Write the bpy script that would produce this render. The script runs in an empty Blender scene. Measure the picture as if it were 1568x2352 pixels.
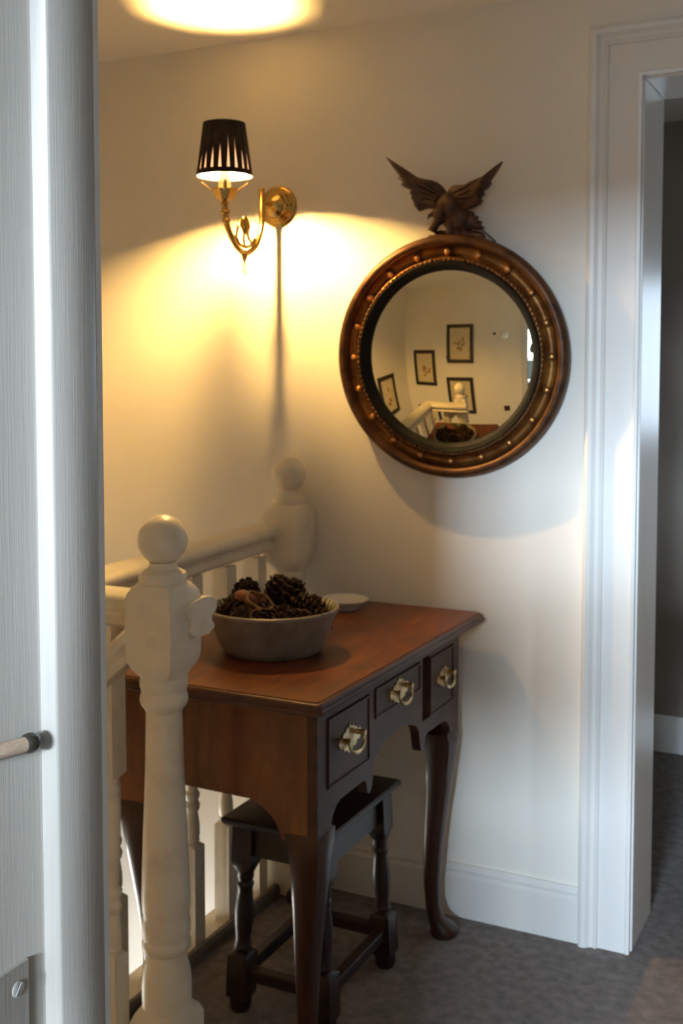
import bpy, math, random
from mathutils import Vector, Matrix
from math import sin, cos, pi, radians, sqrt

S = bpy.context.scene
COL = S.collection
random.seed(7)

# ------------------------------------------------------------------ camera
FPX, PX0, PYH, PY0, VPX = 2600.0, 784.0, 855.0, 1012.0, 2080.0
PITCH = math.atan((PY0 - PYH) / FPX)
YAW = math.atan((VPX - PX0) / FPX * cos(PITCH))
CAM = Vector((0.0, -2.498, 1.30))
cd = bpy.data.cameras.new('camera')
cam = bpy.data.objects.new('camera', cd)
COL.objects.link(cam)
cam.location = CAM
cam.rotation_euler = (pi / 2 - PITCH, 0, YAW)
cd.sensor_fit = 'VERTICAL'
cd.sensor_height = 36.0
cd.sensor_width = 24.0
cd.lens = 36.0 * FPX / 2352.0
cd.shift_y = -(1176.0 - PY0) / 2352.0
cd.clip_start = 0.02
cd.dof.use_dof = True
cd.dof.focus_distance = 0.72
cd.dof.aperture_fstop = 22.0
S.camera = cam

# ------------------------------------------------------------------ colour management
vs = S.view_settings
vs.view_transform = 'Standard'
vs.look = 'None'
vs.exposure = 0.14
vs.gamma = 1.0
vs.use_curve_mapping = False
try:
    S.cycles.max_bounces = 14
    S.cycles.diffuse_bounces = 8
except Exception:
    pass

# ------------------------------------------------------------------ world: overcast sky outside the windows
W = bpy.data.worlds.new('overcast_sky')
S.world = W
W.use_nodes = True
bg = W.node_tree.nodes['Background']
bg.inputs[0].default_value = (0.72, 0.84, 1.0, 1)
bg.inputs[1].default_value = 2.5

# ------------------------------------------------------------------ daylight at the windows (area lamps outside the panes)
def area(name, loc, rot, sx, sy, power, color):
    l = bpy.data.lights.new(name, 'AREA')
    l.shape = 'RECTANGLE'
    l.size, l.size_y = sx, sy
    l.energy = power
    l.color = color
    o = bpy.data.objects.new(name, l)
    COL.objects.link(o)
    o.location = loc
    o.rotation_euler = rot
    return o

DAY = (0.64, 0.80, 1.0)
# open sky above the roofs across the road, shining in through the bedroom window
_p = Vector((0.42, -9.5, 2.66)); _d = Vector((-0.35, -1.2, 1.0)) - _p
area('bedroom_sky_daylight', _p, _d.to_track_quat('-Z', 'Y').to_euler(), 2.5, 0.66, 3300, DAY)
area('bedroom_window_daylight', (0.30, -5.42, 1.40), (pi / 2, 0, 0), 1.4, 1.3, 24, DAY)
area('back_room_window_daylight', (0.05, 1.72, 1.42), (-pi / 2, 0, 0), 0.9, 0.72, 6.0, DAY)
area('stair_window_daylight', (-2.52, -0.50, -0.55), (0, -pi / 2, 0), 0.7, 0.5, 30, (1.0, 0.92, 0.82))
LAMP_EMIT = 11400.0
LAMP_COL = (1.0, 0.59, 0.175)

# ------------------------------------------------------------------ materials
def new_mat(name):
    m = bpy.data.materials.new(name)
    m.use_nodes = True
    nt = m.node_tree
    return m, nt, nt.nodes['Principled BSDF']

def N(nt, t, **kw):
    n = nt.nodes.new(t)
    for k, v in kw.items():
        if hasattr(n, k):
            setattr(n, k, v)
    return n

def ramp(nt, stops):
    r = nt.nodes.new('ShaderNodeValToRGB')
    e = r.color_ramp.elements
    while len(e) < len(stops):
        e.new(0.5)
    for i, (p, c) in enumerate(stops):
        e[i].position = p
        e[i].color = (c[0], c[1], c[2], 1)
    return r

def coord(nt, scale=(1, 1, 1), rot=(0, 0, 0), kind='Object'):
    tc = nt.nodes.new('ShaderNodeTexCoord')
    mp = nt.nodes.new('ShaderNodeMapping')
    mp.inputs['Scale'].default_value = scale
    mp.inputs['Rotation'].default_value = rot
    nt.links.new(tc.outputs[kind], mp.inputs['Vector'])
    return mp.outputs['Vector']

def noise(nt, vec, scale, detail=4, rough=0.55, dist=0.0):
    n = nt.nodes.new('ShaderNodeTexNoise')
    n.inputs['Scale'].default_value = scale
    n.inputs['Detail'].default_value = detail
    n.inputs['Roughness'].default_value = rough
    n.inputs['Distortion'].default_value = dist
    nt.links.new(vec, n.inputs['Vector'])
    return n.outputs['Fac']

def bump(nt, bs, h, strength, dist=0.002):
    b = nt.nodes.new('ShaderNodeBump')
    b.inputs['Strength'].default_value = strength
    b.inputs['Distance'].default_value = dist
    nt.links.new(h, b.inputs['Height'])
    nt.links.new(b.outputs['Normal'], bs.inputs['Normal'])

def mat_noise(name, c1, c2, scale=8, rough=0.5, bump_s=0.0, bump_scale=60, stretch=(1, 1, 1), metal=0.0, spec=0.5, detail=4, lo=0.35, hi=0.65):
    m, nt, bs = new_mat(name)
    v = coord(nt, stretch)
    f = noise(nt, v, scale, detail)
    r = ramp(nt, [(lo, c1), (hi, c2)])
    nt.links.new(f, r.inputs[0])
    nt.links.new(r.outputs[0], bs.inputs['Base Color'])
    bs.inputs['Roughness'].default_value = rough
    bs.inputs['Metallic'].default_value = metal
    bs.inputs['Specular IOR Level'].default_value = spec
    if bump_s > 0:
        f2 = noise(nt, v, bump_scale, 3)
        bump(nt, bs, f2, bump_s)
    return m

def mat_wood(name, dark, mid, light, grain=(1, 1, 12), scale=9, rough=0.35, spec=0.5, coat=0.0):
    m, nt, bs = new_mat(name)
    v = coord(nt, grain)
    f = noise(nt, v, scale, 8, 0.62, 0.8)
    v2 = coord(nt, (1, 1, 1))
    f2 = noise(nt, v2, 5.5, 3, 0.5, 0.4)
    mx = N(nt, 'ShaderNodeMath', operation='MULTIPLY_ADD')
    nt.links.new(f, mx.inputs[0])
    mx.inputs[1].default_value = 0.6
    ad = N(nt, 'ShaderNodeMath', operation='MULTIPLY')
    nt.links.new(f2, ad.inputs[0])
    ad.inputs[1].default_value = 0.4
    nt.links.new(ad.outputs[0], mx.inputs[2])
    r = ramp(nt, [(0.34, dark), (0.5, mid), (0.66, light)])
    nt.links.new(mx.outputs[0], r.inputs[0])
    nt.links.new(r.outputs[0], bs.inputs['Base Color'])
    bs.inputs['Roughness'].default_value = rough
    bs.inputs['Specular IOR Level'].default_value = spec
    bs.inputs['Coat Weight'].default_value = coat
    bs.inputs['Coat Roughness'].default_value = 0.25
    bump(nt, bs, f, 0.12, 0.001)
    return m

M = {}
M['wall'] = mat_noise('wall_paint', (0.84, 0.795, 0.71), (0.87, 0.83, 0.745), 3, 0.75, 0.12, 45, spec=0.3)
M['ceiling'] = mat_noise('ceiling_paint', (0.90, 0.86, 0.77), (0.92, 0.88, 0.79), 2, 0.8, 0.08, 40, spec=0.3)
M['gloss'] = mat_noise('white_gloss_paint', (0.76, 0.74, 0.70), (0.82, 0.80, 0.755), 6, 0.32, 0.10, 90, (1, 1, 0.3))
M['stairpaint'] = mat_noise('cream_banister_paint', (0.68, 0.615, 0.49), (0.81, 0.755, 0.63), 14, 0.38, 0.10, 70, lo=0.25, hi=0.5)
M['carpet'] = mat_noise('taupe_carpet', (0.175, 0.152, 0.142), (0.262, 0.230, 0.217), 38, 0.97, 0.9, 420, spec=0.1, detail=8)
M['tread'] = mat_noise('stair_carpet', (0.33, 0.29, 0.26), (0.42, 0.37, 0.33), 60, 0.97, 0.6, 300, spec=0.1)
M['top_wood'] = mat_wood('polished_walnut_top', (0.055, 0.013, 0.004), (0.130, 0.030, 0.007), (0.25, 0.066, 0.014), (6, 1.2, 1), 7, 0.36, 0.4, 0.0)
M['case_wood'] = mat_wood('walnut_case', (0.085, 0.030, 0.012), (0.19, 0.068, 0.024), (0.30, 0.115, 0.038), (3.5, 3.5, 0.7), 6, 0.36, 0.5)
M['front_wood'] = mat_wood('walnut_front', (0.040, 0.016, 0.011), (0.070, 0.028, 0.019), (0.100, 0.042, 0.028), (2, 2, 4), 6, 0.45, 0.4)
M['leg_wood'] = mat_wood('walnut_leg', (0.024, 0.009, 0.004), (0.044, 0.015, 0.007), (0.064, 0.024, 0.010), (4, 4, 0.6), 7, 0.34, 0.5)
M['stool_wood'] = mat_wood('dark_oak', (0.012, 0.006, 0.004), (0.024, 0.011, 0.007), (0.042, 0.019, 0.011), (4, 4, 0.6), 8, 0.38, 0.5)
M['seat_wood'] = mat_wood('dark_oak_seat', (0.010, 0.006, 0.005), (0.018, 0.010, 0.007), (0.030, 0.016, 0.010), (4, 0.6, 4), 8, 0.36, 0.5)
M['black'] = mat_noise('shadow_black', (0.008, 0.006, 0.005), (0.012, 0.009, 0.007), 10, 0.8, spec=0.1)
M['brass'] = mat_noise('polished_brass', (0.58, 0.36, 0.09), (0.74, 0.49, 0.16), 12, 0.16, 0.05, 40, metal=1.0)
M['old_brass'] = mat_noise('tarnished_brass', (0.42, 0.28, 0.11), (0.86, 0.72, 0.44), 45, 0.30, 0.25, 90, metal=1.0)
M['gilt'] = mat_noise('worn_gilt', (0.15, 0.058, 0.016), (0.36, 0.175, 0.046), 22, 0.42, 0.25, 120, metal=0.75)
M['gilt_dark'] = mat_noise('dark_rubbed_gilt', (0.050, 0.020, 0.008), (0.135, 0.056, 0.018), 26, 0.45, 0.2, 120, metal=0.45)
M['ball'] = mat_noise('gilt_ball', (0.44, 0.19, 0.06), (0.66, 0.34, 0.12), 30, 0.28, metal=0.85)
M['ebony'] = mat_noise('ebonised_wood', (0.005, 0.005, 0.005), (0.011, 0.011, 0.010), 20, 0.6, 0.1, 120, spec=0.2)
M['eagle'] = mat_noise('carved_eagle_wood', (0.035, 0.014, 0.007), (0.105, 0.044, 0.018), 34, 0.5, 0.6, 110, metal=0.15)
M['plate_white'] = mat_noise('white_glaze', (0.74, 0.71, 0.63), (0.82, 0.79, 0.71), 8, 0.22)
M['wood_peg'] = mat_wood('pale_peg_wood', (0.30, 0.19, 0.12), (0.45, 0.31, 0.21), (0.58, 0.43, 0.31), (3, 1, 3), 60, 0.6)
M['peg_tip'] = mat_noise('dark_peg_tip', (0.018, 0.014, 0.010), (0.04, 0.028, 0.018), 60, 0.35)
M['cone'] = mat_noise('pine_cone_brown', (0.014, 0.007, 0.004), (0.070, 0.034, 0.018), 55, 0.7, 0.3, 200, spec=0.3)
M['pod_red'] = mat_noise('dried_pod_red', (0.10, 0.016, 0.006), (0.26, 0.060, 0.018), 60, 0.5, 0.5, 120)
M['husk'] = mat_noise('dried_husk', (0.07, 0.032, 0.013), (0.28, 0.155, 0.06), 45, 0.6, 0.4, 150)
M['pic_frame'] = mat_noise('black_picture_frame', (0.012, 0.010, 0.009), (0.024, 0.020, 0.017), 30, 0.4)
M['paper'] = mat_noise('aged_print_paper', (0.62, 0.54, 0.36), (0.70, 0.61, 0.42), 5, 0.8, spec=0.2)
M['ink'] = mat_noise('botanical_red_ink', (0.34, 0.13, 0.08), (0.48, 0.24, 0.15), 40, 0.8)
M['ink2'] = mat_noise('botanical_brown_ink', (0.30, 0.20, 0.12), (0.42, 0.32, 0.20), 40, 0.8)
M['switch'] = mat_noise('chrome_switch', (0.55, 0.48, 0.38), (0.70, 0.62, 0.50), 10, 0.25, metal=0.9)
M['bed_wall'] = mat_noise('pale_blue_bedroom_wall', (0.46, 0.50, 0.56), (0.50, 0.54, 0.60), 3, 0.8)
M['brown_wall'] = mat_noise('dimmed_back_room_wall', (0.30, 0.245, 0.205), (0.34, 0.28, 0.235), 5, 0.85)  # base colour darkened to carry the shade of the back-lit room
M['grey'] = mat_noise('grey_paint', (0.28, 0.27, 0.26), (0.34, 0.33, 0.32), 30, 0.5)
M['fillet'] = mat_noise('grey_brown_fillet', (0.15, 0.125, 0.10), (0.20, 0.17, 0.14), 20, 0.5)  # even grey-brown, darker than the rest of the balustrade
M['curtain'] = mat_noise('red_blind_fabric', (0.42, 0.08, 0.07), (0.60, 0.16, 0.13), 20, 0.9)
M['coat'] = mat_noise('dark_teal_coat', (0.018, 0.045, 0.062), (0.035, 0.075, 0.095), 60, 0.85, 0.3, 200)
M['trousers'] = mat_noise('charcoal_trousers', (0.03, 0.03, 0.035), (0.05, 0.05, 0.055), 60, 0.9)
M['skin'] = mat_noise('skin', (0.50, 0.30, 0.22), (0.60, 0.38, 0.29), 20, 0.55)
M['hair'] = mat_noise('brown_hair', (0.05, 0.028, 0.015), (0.12, 0.07, 0.04), 80, 0.6, 0.6, 200)
M['eye'] = mat_noise('eye_dark', (0.02, 0.015, 0.012), (0.04, 0.03, 0.02), 20, 0.2)
M['camera_black'] = mat_noise('camera_black', (0.012, 0.012, 0.012), (0.022, 0.022, 0.022), 60, 0.5)
M['shoe'] = mat_noise('shoe_leather', (0.02, 0.014, 0.010), (0.04, 0.028, 0.02), 30, 0.4)
M['cushion'] = mat_noise('white_cushion', (0.74, 0.75, 0.78), (0.80, 0.81, 0.84), 20, 0.9)

# stone-white painted doorway with brush marks
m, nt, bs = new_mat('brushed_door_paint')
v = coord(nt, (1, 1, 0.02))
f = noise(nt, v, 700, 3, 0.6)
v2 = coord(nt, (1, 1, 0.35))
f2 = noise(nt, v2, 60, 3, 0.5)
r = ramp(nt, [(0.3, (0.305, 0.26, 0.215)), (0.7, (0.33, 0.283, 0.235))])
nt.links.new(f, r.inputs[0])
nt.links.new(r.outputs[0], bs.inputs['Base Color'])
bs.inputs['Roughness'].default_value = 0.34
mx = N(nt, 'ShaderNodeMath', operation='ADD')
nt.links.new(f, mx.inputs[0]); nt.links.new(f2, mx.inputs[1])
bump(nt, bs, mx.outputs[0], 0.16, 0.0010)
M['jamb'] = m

# mirror glass
m, nt, bs = new_mat('convex_mirror_silver')
v = coord(nt)
f = noise(nt, v, 7, 3)
r = ramp(nt, [(0.3, (0.93, 0.87, 0.64)), (0.7, (0.96, 0.90, 0.67))])
nt.links.new(f, r.inputs[0]); nt.links.new(r.outputs[0], bs.inputs['Base Color'])
bs.inputs['Metallic'].default_value = 1.0
bs.inputs['Roughness'].default_value = 0.012
M['mirror'] = m

# window glass
m, nt, bs = new_mat('window_glass')
out = nt.nodes['Material Output']
tr = N(nt, 'ShaderNodeBsdfTransparent'); tr.inputs[0].default_value = (0.95, 0.97, 0.97, 1)
gl = N(nt, 'ShaderNodeBsdfGlossy'); gl.inputs['Roughness'].default_value = 0.02
fr = N(nt, 'ShaderNodeFresnel')
mxs = N(nt, 'ShaderNodeMixShader')
nt.links.new(fr.outputs[0], mxs.inputs[0]); nt.links.new(tr.outputs[0], mxs.inputs[1]); nt.links.new(gl.outputs[0], mxs.inputs[2])
nt.links.new(mxs.outputs[0], out.inputs[0])
M['glass'] = m

# lamp bulb
m, nt, bs = new_mat('lit_bulb')
bs.inputs['Emission Color'].default_value = (*LAMP_COL, 1)
bs.inputs['Emission Strength'].default_value = LAMP_EMIT
M['bulb'] = m

# shade lining: pale translucent card
m, nt, bs = new_mat('shade_lining')
out = nt.nodes['Material Output']
df = N(nt, 'ShaderNodeBsdfDiffuse'); df.inputs[0].default_value = (0.86, 0.80, 0.72, 1)
tl = N(nt, 'ShaderNodeBsdfTranslucent'); tl.inputs[0].default_value = (0.72, 0.56, 0.80, 1)
mxs = N(nt, 'ShaderNodeMixShader'); mxs.inputs[0].default_value = 0.0028
nt.links.new(df.outputs[0], mxs.inputs[1]); nt.links.new(tl.outputs[0], mxs.inputs[2])
nt.links.new(mxs.outputs[0], out.inputs[0])
M['lining'] = m
M['shade'] = mat_noise('black_pleated_fabric', (0.006, 0.004, 0.004), (0.014, 0.009, 0.008), 80, 0.75, spec=0.2)
m, nt, bs = new_mat('candle_sleeve')
v = coord(nt); f = noise(nt, v, 30)
r = ramp(nt, [(0.3, (0.78, 0.62, 0.50)), (0.7, (0.84, 0.70, 0.58))])
nt.links.new(f, r.inputs[0]); nt.links.new(r.outputs[0], bs.inputs['Base Color'])
bs.inputs['Roughness'].default_value = 0.5
bs.inputs['Subsurface Weight'].default_value = 0.3
bs.inputs['Subsurface Radius'].default_value = (0.02, 0.01, 0.005)
M['candle'] = m

# bowl glaze: grey earthenware outside, green and cream streaked glaze inside
m, nt, bs = new_mat('earthenware_bowl')
v = coord(nt); f = noise(nt, v, 26, 6)
r = ramp(nt, [(0.28, (0.13, 0.11, 0.09)), (0.5, (0.22, 0.195, 0.17)), (0.75, (0.27, 0.245, 0.22))])
nt.links.new(f, r.inputs[0])
vv = N(nt, 'ShaderNodeTexVoronoi'); vv.inputs['Scale'].default_value = 16
nt.links.new(v, vv.inputs['Vector'])
r2 = ramp(nt, [(0.0, (0.25, 0.20, 0.16)), (0.10, (0.25, 0.20, 0.16)), (0.14, (1, 1, 1))])
nt.links.new(vv.outputs['Distance'], r2.inputs[0])
mm = N(nt, 'ShaderNodeMix', data_type='RGBA', blend_type='MULTIPLY'); mm.inputs[0].default_value = 0.55
nt.links.new(r.outputs[0], mm.inputs[6]); nt.links.new(r2.outputs[0], mm.inputs[7])
nt.links.new(mm.outputs[2], bs.inputs['Base Color'])
bs.inputs['Roughness'].default_value = 0.42
M['bowl_out'] = m
m, nt, bs = new_mat('green_streaked_glaze')
tc = N(nt, 'ShaderNodeTexCoord')
gr = N(nt, 'ShaderNodeTexGradient', gradient_type='RADIAL')
nt.links.new(tc.outputs['Object'], gr.inputs[0])
wv = N(nt, 'ShaderNodeMath', operation='MULTIPLY'); wv.inputs[1].default_value = 300.0
nt.links.new(gr.outputs['Fac'], wv.inputs[0])
sn = N(nt, 'ShaderNodeMath', operation='SINE'); nt.links.new(wv.outputs[0], sn.inputs[0])
nf = noise(nt, tc.outputs['Object'], 14, 4)
ad = N(nt, 'ShaderNodeMath', operation='MULTIPLY_ADD'); ad.inputs[1].default_value = 0.22
nt.links.new(sn.outputs[0], ad.inputs[0]); nt.links.new(nf, ad.inputs[2])
r = ramp(nt, [(0.30, (0.05, 0.085, 0.05)), (0.5, (0.20, 0.22, 0.14)), (0.62, (0.52, 0.46, 0.30))])
nt.links.new(ad.outputs[0], r.inputs[0]); nt.links.new(r.outputs[0], bs.inputs['Base Color'])
bs.inputs['Roughness'].default_value = 0.2
M['bowl_in'] = m

# ------------------------------------------------------------------ mesh helpers
class MB:
    def __init__(s):
        s.v, s.f = [], []

    def add(s, vs_, fs):
        b = len(s.v)
        s.v += [Vector(p) for p in vs_]
        s.f += [tuple(i + b for i in q) for q in fs]
        return s

    def box(s, x0, x1, y0, y1, z0, z1):
        p = [(x0, y0, z0), (x1, y0, z0), (x1, y1, z0), (x0, y1, z0), (x0, y0, z1), (x1, y0, z1), (x1, y1, z1), (x0, y1, z1)]
        return s.add(p, [(3, 2, 1, 0), (4, 5, 6, 7), (0, 1, 5, 4), (1, 2, 6, 5), (2, 3, 7, 6), (3, 0, 4, 7)])

    def rings(s, rs, cap=True, closed=False):
        n = len(rs[0])
        pts = [p for r_ in rs for p in r_]
        fs = []
        m = len(rs)
        for i in range(m if closed else m - 1):
            a, b = i * n, ((i + 1) % m) * n
            for j in range(n):
                k = (j + 1) % n
                fs.append((a + j, a + k, b + k, b + j))
        if cap and not closed:
            fs.append(tuple(range(n - 1, -1, -1)))
            fs.append(tuple((m - 1) * n + j for j in range(n)))
        return s.add(pts, fs)

    def post(s, cx, cy, prof, n=32, rot=0.0, cap=True, ax=(1, 1)):
        """turned post: prof rows are (z, half size, squareness)"""
        rs = []
        for row in prof:
            z, r_, q = row[0], row[1], (row[2] if len(row) > 2 else 0)
            ox, oy = (row[3], row[4]) if len(row) > 4 else (0, 0)
            ring = []
            for j in range(n):
                a = 2 * pi * j / n + pi / 4
                c, d = cos(a), sin(a)
                k = (1 - q) + q / max(abs(c), abs(d))
                x, y = r_ * c * k * ax[0], r_ * d * k * ax[1]
                if rot:
                    x, y = x * cos(rot) - y * sin(rot), x * sin(rot) + y * cos(rot)
                ring.append((cx + ox + x, cy + oy + y, z))
            rs.append(ring)
        return s.rings(rs, cap)

    def tube(s, path, rad, n=12, cap=True, closed=False):
        path = [Vector(p) for p in path]
        m = len(path)
        rr = rad if isinstance(rad, (list, tuple)) else [rad] * m
        rs = []
        up = None
        for i in range(m):
            if closed:
                t = (path[(i + 1) % m] - path[i - 1]).normalized()
            else:
                t = (path[min(i + 1, m - 1)] - path[max(i - 1, 0)]).normalized()
            if up is None:
                up = Vector((0, 0, 1)) if abs(t.z) < 0.9 else Vector((1, 0, 0))
            a = t.cross(up)
            if a.length < 1e-5:
                a = t.orthogonal()
            a.normalize()
            b = a.cross(t).normalized()
            up = b
            rs.append([path[i] + a * (rr[i] * cos(2 * pi * j / n)) + b * (rr[i] * sin(2 * pi * j / n)) for j in range(n)])
        return s.rings(rs, cap, closed)

    def sphere(s, c, r_, nu=20, nv=12, sc=(1, 1, 1), mat=None):
        rs = []
        for i in range(nv + 1):
            t = pi * (0.02 + 0.96 * i / nv)
            ring = []
            for j in range(nu):
                p = Vector((sin(t) * cos(2 * pi * j / nu) * sc[0], sin(t) * sin(2 * pi * j / nu) * sc[1], -cos(t) * sc[2])) * r_
                if mat is not None:
                    p = mat @ p
                ring.append(p + Vector(c))
            rs.append(ring)
        return s.rings(rs)

    def prism(s, poly, fn, d0, d1):
        """poly of (a, b); fn(a, b, d) -> point; extruded d0..d1"""
        n = len(poly)
        p = [fn(a, b, d0) for a, b in poly] + [fn(a, b, d1) for a, b in poly]
        fs = [tuple(range(n - 1, -1, -1)), tuple(range(n, 2 * n))]
        for j in range(n):
            k = (j + 1) % n
            fs.append((j, k, n + k, n + j))
        return s.add(p, fs)

    def xform(s, mtx):
        s.v = [mtx @ p for p in s.v]
        return s

    def build(s, name, mat, parent=None, smooth=35, bevel=0.0, seg=2):
        off = Vector(parent.get('_off', (0, 0, 0))) if parent is not None else Vector((0, 0, 0))
        me = bpy.data.meshes.new(name)
        me.from_pydata([tuple(p - off) for p in s.v], [], s.f)
        me.validate()
        import bmesh
        bm = bmesh.new(); bm.from_mesh(me)
        bmesh.ops.recalc_face_normals(bm, faces=bm.faces)
        bm.to_mesh(me); bm.free()
        me.materials.append(M[mat])
        if smooth:
            for p in me.polygons:
                p.use_smooth = True
            me.set_sharp_from_angle(angle=radians(smooth))
        o = bpy.data.objects.new(name, me)
        COL.objects.link(o)
        if parent is not None:
            o.parent = parent
            o['_off'] = tuple(off)
        if bevel > 0:
            b = o.modifiers.new('bevel', 'BEVEL')
            b.width = bevel; b.segments = seg; b.limit_method = 'ANGLE'; b.angle_limit = radians(40)
            b.harden_normals = False
        return o

def thing(name, loc, label, cat, group=None):
    o = bpy.data.objects.new(name, None)
    COL.objects.link(o)
    o.location = loc
    o.empty_display_size = 0.05
    o['_off'] = tuple(loc)
    o['label'] = label
    o['category'] = cat
    if group:
        o['group'] = group
    return o

def tag(o, label, cat, group=None):
    o['label'] = label
    o['category'] = cat
    if group:
        o['group'] = group
    return o

def struct(o, label=None, cat=None):
    o['kind'] = 'structure'
    if label:
        o['label'] = label
    if cat:
        o['category'] = cat
    return o

def lin(a, b, n):
    return [a + (b - a) * i / (n - 1) for i in range(n)]

def smooth_path(pts, n=8):
    """Catmull-Rom through pts"""
    P = [Vector(p) for p in pts]
    out = []
    for i in range(len(P) - 1):
        p0, p1, p2, p3 = P[max(i - 1, 0)], P[i], P[i + 1], P[min(i + 2, len(P) - 1)]
        for k in range(n):
            t = k / n
            out.append(0.5 * ((2 * p1) + (p2 - p0) * t + (2 * p0 - 5 * p1 + 4 * p2 - p3) * t * t + (3 * p1 - p0 - 3 * p2 + p3) * t ** 3))
    out.append(P[-1])
    return out

# ================================================================== THE SETTING
CEIL = 2.134
XL, YW = -2.30, -1.93            # stairwell wall, picture wall (landing face)
XD0, XD1, ZD = -0.52, 0.26, 1.932   # far doorway
BX0, BX1 = -0.45, 0.40           # near doorway (camera looks through it)

b = MB()
b.box(-2.6, XD0 - 0.012, 0, 0.21, -2.6, CEIL)
b.box(XD1 + 0.012, 1.6, 0, 0.21, -0.25, CEIL)
b.box(XD0 - 0.012, XD1 + 0.012, 0, 0.21, ZD + 0.012, CEIL)
struct(b.build('wall_back', 'wall', smooth=0), 'cream painted landing wall behind the round mirror and brass lamp', 'wall')

b = MB()
b.box(-2.6, BX0 - 0.0135 - 0.012, -2.07, YW, -2.6, CEIL)
b.box(BX1 + 0.03, 1.6, -2.07, YW, -0.25, CEIL)
b.box(BX0 - 0.0255, BX1 + 0.03, -2.07, YW, 1.97, CEIL)
struct(b.build('wall_front', 'wall', smooth=0), 'cream wall hung with framed prints, seen in the mirror', 'wall')

# stairwell side wall with a low window opening
wy0, wy1, wz0, wz1 = -0.76, -0.24, -0.92, -0.18
b = MB()
b.box(XL - 0.15, XL, -2.07, wy0, -2.6, CEIL)
b.box(XL - 0.15, XL, wy1, 0.0, -2.6, CEIL)
b.box(XL - 0.15, XL, wy0, wy1, wz1, CEIL)
b.box(XL - 0.15, XL, wy0, wy1, -2.6, wz0)
struct(b.build('wall_left', 'wall', smooth=0), 'cream stairwell side wall reflected at the left of the mirror', 'wall')
b = MB(); b.box(1.45, 1.6, YW, 0, -0.25, CEIL)
struct(b.build('wall_right', 'wall', smooth=0), 'cream end wall of the landing', 'wall')
b = MB(); b.box(-2.6, 2.4, -5.45, 1.75, CEIL, CEIL + 0.12)
struct(b.build('ceiling', 'ceiling', smooth=0), 'low cream ceiling over the landing', 'ceiling')
b = MB()
b.box(-1.46, 1.6, -0.93, 0.0, -0.26, 0)
b.box(-1.19, 1.6, YW, -0.93, -0.26, 0)
b.box(-1.6, 2.4, -5.45, YW, -0.26, 0)
b.box(-1.6, 1.6, 0.0, 1.75, -0.26, 0)
struct(b.build('floor', 'carpet', smooth=0), 'taupe carpeted landing floor', 'floor')
b = MB(); b.box(-2.6, -1.0, -2.07, 0.0, -2.66, -2.5)
struct(b.build('floor_lower_hall', 'tread', smooth=0), 'carpeted floor at the foot of the stairs', 'floor')

# stairs going down behind the balustrade
st = thing('staircase', (-1.6, -1.4, -1.5), 'carpeted stairs going down behind the white balustrade', 'stairs')
st['kind'] = 'structure'
for i in range(5):
    x1 = -1.19 - 0.2 * i
    b = MB(); b.box(x1 - 0.21, x1, YW, -0.955, -0.19 * (i + 1) - 0.04, -0.19 * (i + 1))
    b.box(x1 - 0.012, x1, YW, -0.955, -0.19 * (i + 1), -0.19 * i - (0.26 if i == 0 else 0.04))
    b.build('tread', 'tread', st, smooth=0)
b = MB(); b.box(XL, -1.46, -0.955, -0.80, -1.2, -1.14); b.build('tread', 'tread', st, smooth=0)
for i in range(3):
    y0 = -0.80 + 0.22 * i
    b = MB(); b.box(XL, -1.46, y0, y0 + 0.22, -1.38 - 0.19 * i, -1.33 - 0.19 * i); b.build('tread', 'tread', st, smooth=0)

# baseboards
def baseboard(name, x0, x1, y, sgn, label):
    b = MB()
    prof = [(0, 0), (0.016, 0), (0.016, 0.098), (0.011, 0.106), (0.013, 0.114), (0.006, 0.127), (0, 0.127)]
    b.prism(prof, lambda a, z, d: (d, y + sgn * a, z), x0, x1)
    return struct(b.build(name, 'gloss', smooth=25), label, 'baseboard')
baseboard('baseboard_back', -1.455, XD0 - 0.114, 0, -1, 'white moulded baseboard along the landing wall under the mirror')
baseboard('baseboard_front', -1.19, BX0 - 0.12, YW, 1, 'white baseboard under the framed prints')

# moulded door casings
def casing(name, xi, xr, zt, y, sgn, label, w=0.114):
    prof = [(0, 0), (0, 0.020), (0.003, 0.026), (0.010, 0.029), (0.018, 0.027), (0.026, 0.019), (0.034, 0.018), (0.038, 0.021), (0.042, 0.018), (0.044, 0.013), (w - 0.010, 0.013), (w - 0.007, 0.016), (w, 0.014), (w, 0)]
    pts, n = [], len(prof)
    for u, t in prof:
        o_ = w - u
        pts += [(xi - o_, y + sgn * t, 0), (xi - o_, y + sgn * t, zt + o_), (xr + o_, y + sgn * t, zt + o_), (xr + o_, y + sgn * t, 0)]
    fs = []
    for i in range(n):
        k = (i + 1) % n
        for j in range(3):
            fs.append((i * 4 + j, i * 4 + j + 1, k * 4 + j + 1, k * 4 + j))
    fs.append(tuple(i * 4 for i in range(n))); fs.append(tuple(i * 4 + 3 for i in range(n)))
    b = MB(); b.add(pts, fs)
    return struct(b.build(name, 'gloss', smooth=25), label, 'door casing')
casing('trim_1', XD0, XD1, ZD, 0, -1, 'white moulded door casing right of the round mirror')
casing('trim_2', BX0 - 0.0105, BX1, 1.958, YW, 1, 'white moulded casing of the near doorway, landing side', 0.09)

# lining of the far doorway
b = MB()
b.box(XD0 - 0.012, XD0 + 0.004, 0.001, 0.212, 0, ZD + 0.012)
b.box(XD1 - 0.004, XD1 + 0.012, 0.001, 0.212, 0, ZD + 0.012)
b.box(XD0 + 0.004, XD1 - 0.004, 0.001, 0.212, ZD - 0.004, ZD + 0.012)
struct(b.build('door_2', 'gloss', smooth=0, bevel=0.003), 'white gloss lining of the open doorway beside the mirror wall', 'door frame')

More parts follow.
